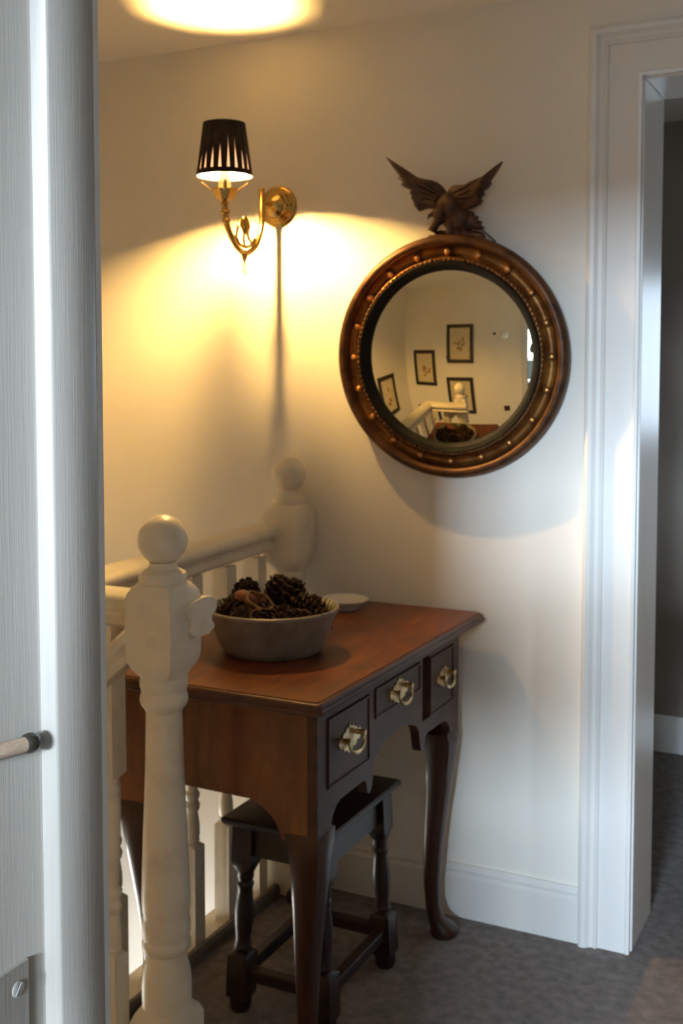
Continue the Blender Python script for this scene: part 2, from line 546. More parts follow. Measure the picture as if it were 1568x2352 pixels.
# lining of the near doorway with its rebate and stop, grey-white brushed paint
JF = BX0 - 0.0135
jy0, jy1 = CAM.y + 0.522, CAM.y + 0.566
b = MB()
prof = [(JF - 0.014, -2.074), (JF, -2.074), (JF, jy0 - 0.0015), (JF + 0.0010, jy0), (BX0 - 0.0018, jy0), (BX0, jy0 + 0.0018), (BX0, jy1 - 0.004), (BX0 - 0.0012, jy1 - 0.001), (BX0 - 0.004, jy1), (JF - 0.014, jy1)]
b.prism(prof, lambda a, c, d: (a, c, d), 0.0, 1.972)
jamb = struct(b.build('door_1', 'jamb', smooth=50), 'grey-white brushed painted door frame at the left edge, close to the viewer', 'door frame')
b = MB()
b.box(BX1, BX1 + 0.03, -2.074, YW, 0, 1.97)
b.box(BX0 - 0.02, BX1, -2.074, YW, 1.958, 1.97)
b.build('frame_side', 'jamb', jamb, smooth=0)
# painted hinge leaf with slotted screw on the rebate
def jp(px, py):
    """point on the rebate face of the near doorway (x = JF) seen at a pixel"""
    fh = Vector((-sin(YAW), cos(YAW), 0)); rt = Vector((cos(YAW), sin(YAW), 0))
    F = fh * cos(PITCH) + Vector((0, 0, -sin(PITCH))); U = rt.cross(F)
    d = F + rt * ((px - PX0) / FPX) - U * ((py - PY0) / FPX)
    return CAM + d * ((JF - CAM.x) / d.x)
p1, p2, p3 = jp(62, 2198), jp(14, 2260), jp(36, 2270)
b = MB(); b.box(JF - 0.001, JF + 0.0016, p1.y - 0.030, p1.y, p1.z - 0.075, p1.z)
hp = b.build('hinge_leaf', 'jamb', jamb, smooth=0, bevel=0.0008)
b = MB()
b.rings([[(JF + 0.0016 + h, p3.y + r_ * cos(a), p3.z + r_ * sin(a)) for a in [2 * pi * j / 20 for j in range(20)]] for r_, h in ((0.0048, -0.001), (0.0048, 0.0006), (0.0042, 0.0010))])
b.build('screw_head', 'jamb', hp)
b = MB()
b.box(-0.0002, 0.0004, -0.0040, 0.0040, -0.0006, 0.0006)
b.xform(Matrix.Translation((JF + 0.00265, p3.y, p3.z)) @ Matrix.Rotation(0.9, 4, 'X'))
b.build('screw_slot', 'grey', hp, smooth=0)
# wooden peg at the left edge, fixed to the door frame
q0, q1 = jp(-75, 1746), jp(40, 1706)
q1.x += 0.006
q0 = Vector((JF - 0.002, q0.y - 0.004, q0.z))
peg = thing('wooden_peg', tuple(q0), 'small pale wooden peg with rounded dark tip on the near door frame', 'peg')
b = MB()
d = (q1 - q0)
b.tube([q0, q0 + d * 0.5, q1], [0.0048, 0.0047, 0.0046], 14)
b.build('shaft', 'wood_peg', peg)
b = MB()
dn = d.normalized()
b.tube([q1 + dn * t for t in (-0.0015, 0.000, 0.002, 0.005, 0.008, 0.0095, 0.0102)], [0.0040, 0.0055, 0.0060, 0.0060, 0.0046, 0.0026, 0.0008], 16)
b.build('tip', 'peg_tip', peg)

# bedroom behind the camera
b = MB()
b.box(-1.6, -1.5, -5.3, -2.07, 0, CEIL)
b.box(2.3, 2.4, -5.3, -2.07, 0, CEIL)
b.box(1.6, 2.4, -2.07, YW, 0, CEIL)
b.box(-1.6, -0.42, -5.3, -5.12, 0, CEIL); b.box(1.02, 2.4, -5.3, -5.12, 0, CEIL)
b.box(-0.42, 1.02, -5.3, -5.12, 0, 0.70); b.box(-0.42, 1.02, -5.3, -5.12, 2.10, CEIL)
struct(b.build('wall_bedroom', 'bed_wall', smooth=0), 'pale blue bedroom wall beyond the near doorway, seen in the mirror', 'wall')

def window(name, x0, x1, z0, z1, y, sgn, label, axis='y', cols=2, rows=2):
    def bx(a0, a1, d0, d1, zz0, zz1, b):
        lo, hi = sorted((y + sgn * d0, y + sgn * d1))
        if axis == 'y':
            b.box(a0, a1, lo, hi, zz0, zz1)
        else:
            b.box(lo, hi, a0, a1, zz0, zz1)
    t = 0.045
    b = MB()
    bx(x0, x0 + t, 0, 0.05, z0, z1, b); bx(x1 - t, x1, 0, 0.05, z0, z1, b)
    bx(x0 + t, x1 - t, 0, 0.05, z0, z0 + t, b); bx(x0 + t, x1 - t, 0, 0.05, z1 - t, z1, b)
    o = struct(b.build(name, 'gloss', smooth=0), label, 'window')
    b = MB()
    for i in range(1, cols):
        xc = x0 + (x1 - x0) * i / cols
        bx(xc - 0.012, xc + 0.012, 0.008, 0.042, z0 + t, z1 - t, b)
    b2 = MB()
    for i in range(1, rows):
        zc = z0 + (z1 - z0) * i / rows
        bx(x0 + t, x1 - t, 0.012, 0.038, zc - 0.012, zc + 0.012, b2)
    if cols > 1: b.build('glazing_bar', 'gloss', o, smooth=0)
    if rows > 1: b2.build('glazing_bar', 'gloss', o, smooth=0)
    b = MB(); bx(x0 + t, x1 - t, 0.024, 0.027, z0 + t, z1 - t, b)
    b.build('pane', 'glass', o, smooth=0)
    return o
w1 = window('window_1', -0.42, 1.02, 0.70, 2.10, -5.20, -1, 'white framed bedroom window, bright in the right edge of the mirror', cols=3, rows=2)
b = MB(); b.box(-0.48, 1.08, -5.19, -5.04, 0.675, 0.70); b.build('window_sill', 'gloss', w1, smooth=0, bevel=0.006)
b = MB()
n_ = 40
rs = []
for k in range(2):
    pass
pts_f = [(-0.45 + 1.5 * i / n_, -5.085 + 0.012 * sin(i * 1.7)) for i in range(n_ + 1)]
b.prism(pts_f + [(x, y - 0.006) for x, y in reversed(pts_f)], lambda a, c, dd: (a, c, dd), 2.045, 2.128)
tag(b.build('window_blind', 'curtain', smooth=60), 'red gathered fabric blind at the top of the bedroom window, seen in the mirror', 'blind')

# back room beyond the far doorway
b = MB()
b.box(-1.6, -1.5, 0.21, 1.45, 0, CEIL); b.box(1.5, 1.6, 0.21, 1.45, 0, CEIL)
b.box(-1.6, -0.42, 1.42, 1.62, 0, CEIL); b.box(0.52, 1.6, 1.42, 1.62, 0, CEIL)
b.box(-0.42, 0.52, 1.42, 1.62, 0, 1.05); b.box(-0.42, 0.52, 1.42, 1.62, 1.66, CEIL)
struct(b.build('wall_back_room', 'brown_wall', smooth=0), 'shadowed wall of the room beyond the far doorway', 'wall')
b = MB(); b.prism([(0, 0), (0.016, 0), (0.016, 0.10), (0.006, 0.125), (0, 0.125)], lambda a, z, dd: (dd, 1.42 - a, z), -1.5, 1.5)
struct(b.build('baseboard_back_room', 'gloss', smooth=25), 'baseboard in the room beyond the far doorway', 'baseboard')
window('window_2', -0.42, 0.52, 1.05, 1.66, 1.56, 1, 'small white window in the room beyond the far doorway', cols=2, rows=1)
window('window_3', wy0, wy1, wz0, wz1, XL - 0.09, -1, 'low white stairwell window below the landing', axis='x', cols=1, rows=2)

# ================================================================== BALUSTRADE
bal = thing('balustrade', (-1.41, -0.5, 0), 'white painted stair balustrade with ball-topped newel posts behind the table', 'balustrade')
NEWEL = [(0.0, .0465, 1), (.165, .0465, 1), (.180, .0455, .6), (.187, .0430, 0), (.200, .0438, 0), (.225, .0440, 0), (.253, .0415, 0), (.272, .0365, 0), (.285, .0345, 0), (.288, .0400, 0), (.294, .0428, 0), (.303, .0430, 0), (.309, .0412, 0), (.314, .0408, 0), (.320, .0425, 0), (.336, .0428, 0), (.345, .0412, 0), (.352, .0402, 0), (.360, .0420, 0), (.385, .0425, 0), (.44, .0408, 0), (.503, .0385, 0), (.56, .0358, 0), (.617, .0335, 0), (.70, .0318, 0), (.714, .0317, 0), (.720, .0350, 0), (.726, .0395, 0), (.733, .0420, 0), (.742, .0412, 0), (.747, .0392, 0), (.753, .0395, 0), (.758, .0416, 0), (.768, .0418, 0), (.775, .0405, 0), (.782, .0425, .25), (.792, .0450, .62), (.803, .0462, .88), (.815, .0465, 1), (.912, .0465, 1), (.922, .0462, .86), (.931, .0448, .55), (.938, .0420, .2), (.9395, .0400, 0), (.943, .0412, 0), (.950, .0418, 0), (.956, .0400, 0), (.960, .0335, 0), (.964, .0265, 0), (.969, .0238, 0), (.974, .0238, 0)]
def newel(cx, cy, dz, label):
    b = MB()
    pr = [(z + (dz if z > 0.02 else 0), r_, q) for z, r_, q in NEWEL]
    b.post(cx, cy, pr, 48)
    o = b.build('newel_post', 'stairpaint', bal, smooth=28)
    o['label'] = label
    b = MB(); b.sphere((cx, cy, 1.0125 + dz), 0.0432, 36, 22)
    b.build('ball_finial', 'stairpaint', o, smooth=80)
    return o
NX, NY = -1.1375, -0.9030
newel(NX, NY, 0.0, 'near ball-topped newel post in front of the table')
newel(-1.359, -0.058, 0.036, 'far ball-topped newel post against the landing wall')

# handrail: moulded profile (offset from centre, z)
RP = [(-.020, .842), (-.026, .846), (-.034, .849), (-.037, .854), (-.032, .859), (-.027, .866), (-.029, .873), (-.040, .879), (-.0445, .885), (-.0445, .893), (-.040, .901), (-.030, .9055), (-.010, .908), (.010, .908), (.030, .9055), (.040, .901), (.0445, .893), (.0445, .885), (.040, .879), (.029, .873), (.027, .866), (.032, .859), (.037, .854), (.034, .849), (.026, .846), (.020, .842)]
RX, RY = -1.410, -0.860
b = MB()
ends = [[(RX + o_, -0.104, z + .019) for o_, z in RP], [(RX + o_, RY + o_, z) for o_, z in RP]]
b.rings(ends)
o = b.build('handrail', 'stairpaint', bal, smooth=40); o['label'] = 'long level handrail running to the wall'
b = MB()
b.rings([[(RX + o_, RY + o_, z) for o_, z in RP], [(-1.084, RY + o_, z) for o_, z in RP]])
o = b.build('handrail', 'stairpaint', bal, smooth=40); o['label'] = 'short level handrail running behind the near newel post'
# raking stair handrail
b = MB()
RS = [(-.020, -.064), (-.026, -.050), (-.022, -.040), (-.030, -.030), (-.030, -.012), (-.022, -.002), (.022, -.002), (.030, -.012), (.030, -.030), (.022, -.040), (.026, -.050), (.020, -.064)]
sl = 0.87
b.rings([[(xx, -0.918 + o_, 0.868 - (-1.184 - xx) * sl + dz) for o_, dz in RS] for xx in (-1.184, -2.25)])
o = b.build('handrail', 'stairpaint', bal, smooth=40); o['label'] = 'sloping stair handrail going down to the left'
# floor fillet in front of the balusters
b = MB(); b.prism([(0, 0), (.016, 0), (.016, .018), (.010, .026), (0, .026)], lambda a, z, dd: (-1.378 + a, dd, z), -0.86, -0.104)
b.build('base_fillet', 'fillet', bal, smooth=20)
b = MB(); b.prism([(-1.466, -.020), (-1.466, .002), (-1.462, .004), (-1.379, .004), (-1.379, .0005), (-1.4605, .0005), (-1.4605, -.020)], lambda a, z, dd: (a, dd, z), -0.93, -0.001)
b.build('landing_nosing', 'stairpaint', bal, smooth=20)
BALP = [(0.0, .020, 1), (.236, .020, 1), (.241, .0185, .4), (.244, .0135, 0), (.250, .0175, 0), (.256, .0150, 0), (.262, .0175, 0), (.285, .0172, 0), (.305, .0145, 0), (.316, .0130, 0), (.320, .0165, 0), (.330, .0185, 0), (.338, .0150, 0), (.342, .0135, 0), (.350, .0175, 0), (.358, .0175, 0), (.364, .0130, 0), (.375, .0135, 0), (.42, .0150, 0), (.47, .0170, 0), (.515, .0178, 0), (.530, .0150, 0), (.536, .0135, 0), (.545, .0180, 0), (.552, .0180, 0), (.559, .0135, 0), (.566, .0140, 0), (.570, .0185, .4), (.576, .020, 1), (.850, .020, 1)]
proto = None
for (x, y) in [(-1.41, -.137), (-1.41, -.277), (-1.41, -.418), (-1.41, -.559), (-1.41, -.70), (-1.41, -.845), (-1.270, -.884)]:
    if proto is None:
        b = MB(); b.post(x, y, BALP, 24)
        proto = b.build('baluster', 'stairpaint', bal, smooth=28)
        bx0, by0 = x, y
    else:
        o = proto.copy(); COL.objects.link(o); o.parent = bal
        o.location = (x - bx0, y - by0, 0)
for i, x in enumerate((-1.40, -1.55, -1.72, -1.90, -2.1)):
    zt = 0.868 - (-1.184 - x) * sl - 0.06
    zb = -0.19 * max(1, int((-1.19 - x) / 0.2) + 1)
    b = MB(); k = (zt - zb) / 0.85
    b.post(x, -0.976, [(zb + z * k, r_ * .9, q) for z, r_, q in BALP], 20)
    # shift the lower balusters onto the stair edge, under the rail
    b.xform(Matrix.Translation((0, 0.045, 0)))
    b.build('baluster', 'stairpaint', bal, smooth=28)

# ================================================================== DRESSING TABLE (lowboy)
TX0, TX1, TY0, TY1, TZ = -1.362, -0.857, -0.853, -0.018, 0.745
tb = thing('dressing_table', (-1.07, -0.435, 0), 'old walnut side table with three brass-handled drawers and cabriole legs', 'table')
b = MB()
def trect(inset, rad=0.012, n=6):
    x0, x1, y0, y1 = TX0 + inset, TX1 - inset, TY0 + inset, TY1 - inset
    pts = []
    for cx, cy, a0 in ((x1 - rad, y1 - rad, 0), (x0 + rad, y1 - rad, pi / 2), (x0 + rad, y0 + rad, pi), (x1 - rad, y0 + rad, 1.5 * pi)):
        for k in range(n):
            a = a0 + pi / 2 * k / (n - 1)
            pts.append((cx + rad * cos(a), cy + rad * sin(a)))
    return pts
tp = [(0.0125, .7235), (0.0125, .7405), (0.0130, .745)]
b.rings([[(x, y, z) for x, y in trect(i_)] for i_, z in tp])
b.build('table_top', 'top_wood', tb, smooth=30)
b = MB()
te = [(0.0126, .7225), (0.004, .7225), (0.001, .7245), (0.0, .7280), (0.001, .7315), (0.0035, .7335), (0.0035, .7355), (0.005, .7395), (0.008, .7425), (0.0115, .7435), (0.0126, .7430)]
b.rings([[(x, y, z) for x, y in trect(i_)] for i_, z in te], cap=False, closed=True)
b.build('top_edge', 'front_wood', tb, smooth=40)
# crossbanding line let into the top
BX_F, BX_B, BY0, BY1 = -0.900, -1.326, -0.783, -0.087
# front board with shaped apron: polygon in (y, z), openings for drawers are built by pieces
def F_(y): return -2.498 + (y + 2.498) * 1.0286
def arc(cy, cz, ry, rz, a0, a1, n):
    return [(cy + ry * cos(radians(a0 + (a1 - a0) * k / n)), cz + rz * sin(radians(a0 + (a1 - a0) * k / n))) for k in range(n + 1)]
YC = -0.435
half = [(-0.348, .7222), (-0.348, .470), (-0.300, .470), (-0.298, .485), (-0.290, .505), (-0.276, .518), (-0.258, .525), (-0.160, .527), (-0.150, .522), (-0.146, .512), (-0.143, .499), (-0.136, .494), (-0.128, .496), (-0.122, .505), (-0.118, .520), (-0.114, .535)] + [(-0.114 + 0.114 * (1 - cos(radians(a))), .535 + .044 * sin(radians(a))) for a in (15, 30, 45, 60, 75, 90)]
low = half[1:]
bottom = [(YC + a, z) for a, z in low] + [(YC - a, z) for a, z in reversed(low[:-1])]
# the lower apron below the drawer openings, as vertical strips between the outline and the opening floor
b = MB()
XF, XBk = BX_F, BX_F - 0.020
def strip(y0, y1, z0a, z0b, z1a, z1b):
    b.add([(XF, y0, z0a), (XF, y1, z0b), (XF, y1, z1b), (XF, y0, z1a), (XBk, y0, z0a), (XBk, y1, z0b), (XBk, y1, z1b), (XBk, y0, z1a)],
          [(0, 1, 2, 3), (7, 6, 5, 4), (0, 4, 5, 1), (1, 5, 6, 2), (2, 6, 7, 3), (3, 7, 4, 0)])
D1 = (-0.747, -0.570, .558, .688)
D2 = (-0.546, -0.318, .630, .692)
SL = (-0.304, -0.266, .558, .694)
D3 = (-0.2655, -0.124, .558, .688)
ZT = .7222
def opening(y):
    for (a, c, z0, z1) in (D1, D2, SL, D3):
        if a < y < c:
            return (z0, z1)
    return None
ys = sorted(set([round(p[0], 5) for p in bottom] + [D1[0], D1[1], D2[0], D2[1], SL[0], SL[1], D3[0], D3[1]]))
def low_z(y):
    best = None
    for (a, za), (c, zc) in zip(bottom[:-1], bottom[1:]):
        if a <= y <= c and c > a + 1e-9:
            t = (y - a) / (c - a)
            return za + (zc - za) * t
    return .47
for ya, yb in zip(ys[:-1], ys[1:]):
    if yb - ya < 1e-5: continue
    e = 1e-6
    za, zb_ = low_z(ya + e), low_z(yb - e)
    op = opening((ya + yb) / 2)
    if op is None:
        strip(ya, yb, za, zb_, ZT, ZT)
    else:
        strip(ya, yb, za, zb_, op[0], op[0])
        strip(ya, yb, op[1], op[1], ZT, ZT)
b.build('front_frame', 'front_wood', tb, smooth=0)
# end panels
def end_panel(y0, y1):
    b = MB()
    pl = [(BX_F - 0.0203, .7222), (BX_F - 0.0203, .470), (-0.972, .470), (-0.980, .490), (-0.992, .508), (-1.012, .524), (-1.035, .533), (-1.191, .535), (-1.214, .524), (-1.234, .508), (-1.246, .490), (-1.254, .470), (BX_B, .470), (BX_B, .7222)]
    b.prism(pl, lambda a, z, dd: (a, dd, z), y0, y1)
    return b.build('end_panel', 'case_wood', tb, smooth=0)
end_panel(BY0, BY0 + 0.018)
end_panel(BY1 - 0.018, BY1)
b = MB(); b.box(BX_B - 0.004, BX_B + 0.012, BY0 + 0.019, BY1 - 0.019, .535, .713); b.build('back_panel', 'case_wood', tb, smooth=0)
# moulding under the top
b = MB()
b.box(BX_F - 0.004, BX_F + 0.010, BY0 - 0.008, BY1 + 0.008, .713, .7220)
b.box(BX_B, BX_F + 0.010, BY0 - 0.010, BY0 - 0.0005, .713, .7220)
b.build('top_moulding', 'front_wood', tb, smooth=0, bevel=0.004)
# drawers with bail handles
def drawer(D, hy=0.0, hz=0.0, sc=1.22, th_=0.016):
    y0, y1, z0, z1 = D
    g = 0.0018
    b = MB()
    b.box(XF - th_, XF + 0.001, y0 + g, y1 - g, z0 + g, z1 - g)
    d = b.build('drawer', 'front_wood', tb, smooth=0, bevel=0.0015)
    bb = MB(); bb.box(XF - 0.20, XF - th_ - .0005, y0 + 0.003, y1 - 0.006, z0 + 0.005, z1 - 0.012)
    bb.build('drawer_box', 'black', d, smooth=0)  # box coloured black to stand in for shade behind the drawer fronts
    # cock bead
    bb = MB()
    for (a0, a1, c0, c1) in ((y0 + g, y1 - g, z0 + g, z0 + 0.006), (y0 + g, y1 - g, z1 - 0.006, z1 - g), (y0 + g, y0 + 0.006, z0 + 0.006, z1 - 0.006), (y1 - 0.006, y1 - g, z0 + 0.006, z1 - 0.006)):
        bb.box(XF, XF + 0.0035, a0, a1, c0, c1)
    bb.build('drawer_bead', 'front_wood', d, smooth=0, bevel=0.001)
    cy, cz = (y0 + y1) / 2 + hy, (z0 + z1) / 2 + hz
    # pierced backplate, bat-wing outline
    w, h = 0.037 * sc, 0.020 * sc
    hp_ = [(-1, .10), (-.93, .42), (-.72, .36), (-.60, .62), (-.40, .66), (-.28, .92), (-.10, .86), (0, 1.12)]
    out_ = hp_ + [(-a, z) for a, z in reversed(hp_[:-1])]
    lo_ = [(1, -.10), (.88, -.46), (.66, -.42), (.52, -.74), (.28, -.78), (.14, -1.0), (0, -1.12)]
    out_ = out_ + lo_ + [(-a, z) for a, z in reversed(lo_[:-1])]
    hb = MB()
    hb.prism([(a * w, z * h) for a, z in out_], lambda a, z, dd: (XF + dd, cy + a, cz + z), 0.001, 0.003)
    hd = hb.build('handle', 'old_brass', d, smooth=30)
    for s_ in (-1, 1):
        hb = MB()
        c_ = cy + s_ * 0.025 * sc
        hb.tube([(XF + 0.002, c_, cz + 0.004), (XF + 0.012, c_, cz + 0.004), (XF + 0.015, c_, cz + 0.004), (XF + 0.019, c_, cz + 0.004), (XF + 0.020, c_, cz + 0.004)], [0.0055, 0.0045, 0.0062, 0.0062, 0.003], 12)
        hb.build('handle_post', 'old_brass', hd)
    pth = []
    for k in range(21):
        t = pi * k / 20
        pth.append((XF + 0.016 + 0.004 * sin(t), cy - cos(t) * 0.026 * sc, cz + 0.003 - 0.021 * sc * (sin(t) ** 0.7)))
    hb = MB(); hb.tube(pth, [0.0022 + 0.0016 * sin(pi * k / 20) for k in range(21)], 10)
    hb.build('bail', 'old_brass', hd)
    return d
drawer(D1, hz=0.005)
drawer(D2, hz=-0.002)
drawer(D3, hy=0.010, hz=0.005, sc=1.1, th_=.005)
# black sheet added behind the open slot, standing in for the shade inside
b = MB(); b.box(XF - 0.10, XF - 0.095, SL[0] - 0.02, SL[1] + 0.004, .545, .705)
b.build('slot_shade_sheet', 'black', tb, smooth=0)
# cabriole legs: rows (z, radius, squareness, outward offset)
LEG = [(0.000, .0300, 0, .020), (.004, .0335, 0, .021), (.014, .0345, 0, .022), (.024, .0315, 0, .018), (.034, .0245, 0, .009), (.050, .0190, .05, .000), (.080, .0170, .1, -.006), (.130, .0190, .15, -.008), (.200, .0225, .2, -.006), (.270, .0255, .25, -.001), (.340, .0290, .3, .006), (.400, .0325, .4, .011), (.440, .0350, .5, .013), (.465, .0365, .65, .012), (.482, .0370, .85, .006), (.500, .0370, 1, .000), (.720, .0370, 1, .000)]
for (cx, cy, sx, sy) in ((BX_F - .039, BY0 + .039, 1, -1), (BX_F - .039, BY1 - .039, 1, 1), (BX_B + .039, BY0 + .039, -1, -1), (BX_B + .039, BY1 - .039, -1, 1)):
    b = MB()
    b.post(cx, cy, [(z, r_ * (0.97 if q < 1 else .44), q, sx * of * .75 + (sx * (.0) if q < 1 else sx * .015), sy * of * .75 + (0 if q < 1 else sy * .015)) for z, r_, q, of in LEG], 28)
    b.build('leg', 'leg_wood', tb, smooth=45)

# ================================================================== STOOL
sl_ = thing('joint_stool', (-1.087, -0.438, 0), 'dark oak joint stool with turned legs tucked under the table', 'stool')
cx, cy = -1.087, -0.438
b = MB()
tops = [(.108, .163, .388), (.114, .170, .391), (.120, .176, .398), (.121, .177, .404), (.118, .174, .409), (.113, .169, .410)]
b.rings([[(cx - hx, cy - hy, z), (cx + hx, cy - hy, z), (cx + hx, cy + hy, z), (cx - hx, cy + hy, z)] for hx, hy, z in tops])
b.build('seat', 'seat_wood', sl_, smooth=30)
SLEG = [(0, .019, 0), (.010, .023, 0), (.026, .0225, .1), (.032, .0225, 1), (.116, .0225, 1), (.122, .0205, .5), (.126, .015, 0), (.132, .0185, 0), (.140, .0165, 0), (.150, .0150, 0), (.180, .0185, 0), (.205, .0200, 0), (.230, .0175, 0), (.252, .0150, 0), (.262, .0185, 0), (.270, .0150, 0), (.278, .0175, 0), (.286, .0165, 0), (.292, .0190, .3), (.306, .0225, .8), (.314, .0225, 1), (.388, .0225, 1)]
for sx in (-1, 1):
    for sy in (-1, 1):
        b = MB()
        b.post(cx, cy, [(z, r_, q, sx * (.098 - .014 * z / .39), sy * (.143 - .010 * z / .39)) for z, r_, q in SLEG], 20)
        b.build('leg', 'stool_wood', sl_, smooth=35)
for sy in (-1, 1):
    b = MB(); y_ = cy + sy * .134; b.box(cx - .065, cx + .065, y_ - .010, y_ + .010, .325, .388); b.build('apron', 'stool_wood', sl_, smooth=0)
    b = MB(); y_ = cy + sy * .140; b.box(cx - .075, cx + .075, y_ - .012, y_ + .012, .066, .092); b.build('stretcher', 'stool_wood', sl_, smooth=0, bevel=.003)
for sx in (-1, 1):
    b = MB(); x_ = cx + sx * .085; b.box(x_ - .010, x_ + .010, cy - .113, cy + .113, .325, .388); b.build('apron', 'stool_wood', sl_, smooth=0)
    b = MB(); x_ = cx + sx * .095; b.box(x_ - .012, x_ + .012, cy - .120, cy + .120, .066, .092); b.build('stretcher', 'stool_wood', sl_, smooth=0, bevel=.003)

# ================================================================== BOWL, CONES, SAUCER
BC = Vector((-1.118, -0.560, TZ))
bowl = thing('earthenware_bowl', tuple(BC), 'wide grey earthenware bowl with chipped rim holding pine cones on the table', 'bowl')
outer = [(.0, .002), (.090, .000), (.097, .003), (.102, .012), (.112, .035), (.121, .058), (.127, .076), (.131, .082), (.133, .086), (.1325, .090), (.129, .0915)]
inner = [(.129, .0915), (.125, .088), (.120, .075), (.112, .050), (.100, .028), (.085, .016), (.0, .012)]
def lathe(prof, c, n=56):
    return [[(c.x + max(r_, 1e-4) * cos(2 * pi * j / n) * (1 + 0.006 * sin(4 * pi * j / n)), c.y + max(r_, 1e-4) * sin(2 * pi * j / n), c.z + z) for j in range(n)] for r_, z in prof]
b = MB(); b.rings(lathe(outer, BC), cap=False); b.build('bowl_body', 'bowl_out', bowl, smooth=40)
b = MB(); b.rings(lathe(inner, BC), cap=False); b.build('glazed_inside', 'bowl_in', bowl, smooth=60)

sc_ = Vector((-1.166, -0.140, TZ))
b = MB()
b.rings([[(sc_.x + max(r_, 1e-4) * cos(2 * pi * j / 48), sc_.y + max(r_, 1e-4) * sin(2 * pi * j / 48), sc_.z + z) for j in range(48)] for r_, z in [(0, .001), (.030, 0), (.033, .003), (.034, .006), (.046, .014), (.056, .022), (.0575, .0245), (.056, .0255), (.053, .024), (.042, .015), (.030, .010), (0, .009)]], cap=False)
sau = b.build('saucer', 'plate_white', smooth=50)
tag(sau, 'small shallow white saucer behind the bowl on the table', 'saucer')

def cone_mesh(name, seed, ns=64):
    rnd = random.Random(seed)
    b = MB()
    L, R = 0.058, 0.0175
    prof = lambda t: R * (sin(pi * min(1, t * 0.94 + 0.10)) ** 0.75)
    b.rings([[(prof(t) * .55 * cos(2 * pi * j / 10), prof(t) * .55 * sin(2 * pi * j / 10), L * (t - .5)) for j in range(10)] for t in lin(0.02, .98, 8)])
    for i in range(ns):
        t = (i + .5) / ns
        a = i * 2.39996
        rr = prof(t)
        z = L * (t - .5)
        ln = rr * (1.05 + .25 * rnd.random()) + .004
        w = .0042 + .0032 * sin(pi * t)
        tilt = 0.35 + 0.75 * t
        u = Vector((cos(a), sin(a), 0)); s_ = Vector((-sin(a), cos(a), 0)); k = Vector((0, 0, 1))
        d = u * cos(tilt) + k * sin(tilt)
        n_ = u * -sin(tilt) + k * cos(tilt)
        p0 = u * rr * .35 + k * z
        p1 = p0 + d * ln * .62
        p2 = p0 + d * ln * .95 + n_ * .0016
        th = n_ * .0013
        pts = [p0 - s_ * w * .4, p0 + s_ * w * .4, p1 + s_ * w, p2 + s_ * w * .55, p2 - s_ * w * .55, p1 - s_ * w]
        pts2 = [p + th + (n_ * .0012 if 2 <= q < 5 else Vector()) for q, p in enumerate(pts)]
        b.add(pts + pts2, [(5, 4, 3, 2, 1, 0), (6, 7, 8, 9, 10, 11)] + [(q, (q + 1) % 6, 6 + (q + 1) % 6, 6 + q) for q in range(6)])
    me = bpy.data.meshes.new(name)
    me.from_pydata([tuple(p) for p in b.v], [], b.f)
    me.materials.append(M['cone'])
    return me
CM = [cone_mesh('pine_cone_a', 1), cone_mesh('pine_cone_b', 5, 56)]
# (dx, dy, dz, tilt x, tilt y, spin, scale, label)
CONES = [
    (-.075, -.040, .052, 1.3, .3, .2, 1.0, 'pine cone lying at the left of the bowl beside the handrail end'),
    (-.086, .046, .092, .5, -.3, 1.0, 1.15, 'pine cone standing up at the far left of the bowl'),
    (-.038, .082, .094, .3, .3, 2.0, 1.15, 'pine cone standing at the back of the bowl, left of centre'),
    (.010, .070, .094, .2, .2, 3.0, 1.10, 'topmost pine cone, standing at the back centre of the heap'),
    (.045, .045, .078, .9, .8, .7, 1.15, 'large pine cone leaning to the right in the middle of the heap'),
    (.080, .035, .060, 1.2, -.5, 2.2, 1.0, 'pine cone at the right against the green glazed bowl side'),
    (.074, -.035, .074, 1.5, .2, 1.4, .95, 'pine cone lying at the right front inside the rim'),
    (.035, -.076, .078, 1.45, .5, .3, .95, 'pine cone lying at the front centre by the rim'),
    (-.022, -.080, .078, 1.5, -.3, 2.9, .95, 'pine cone lying at the front left by the chipped rim'),
    (-.062, -.062, .082, 1.3, .9, 1.8, .9, 'small pine cone at the front left by the newel post'),
    (.040, -.010, .062, 1.0, .2, 4.0, 1.05, 'dark pine cone sunk in the centre right of the heap'),
    (-.040, .020, .050, 1.4, .1, .9, 1.1, 'pine cone half buried under the red pod'),
    (.000, .020, .040, 1.5, 0, 2.6, 1.1, 'pine cone half buried at the bottom of the heap'),
    (.088, -.005, .050, 1.2, .6, 3.3, .8, 'small pine cone tucked against the right rim'),
    (-.080, -.004, .084, .9, -.7, 2.4, 1.05, 'pine cone leaning left on the left side of the heap, above the handrail end'),
    (.055, .080, .070, .6, .6, 5.0, 1.0, 'pine cone at the back right of the heap beside the saucer'),
    (.010, -.038, .080, 1.5, .7, 5.4, 1.0, 'pine cone just behind the tan split husk'),
]
for i, (dx, dy, dz, a, c, sp, k, lab) in enumerate(CONES):
    o = bpy.data.objects.new('pine_cone', CM[i % 2])
    COL.objects.link(o)
    o.location = BC + Vector((dx, dy, dz))
    o.rotation_euler = (a, c, sp)
    o.scale = (k * 1.14,) * 3
    tag(o, lab, 'pine cone', 'pine cones heaped in the bowl')
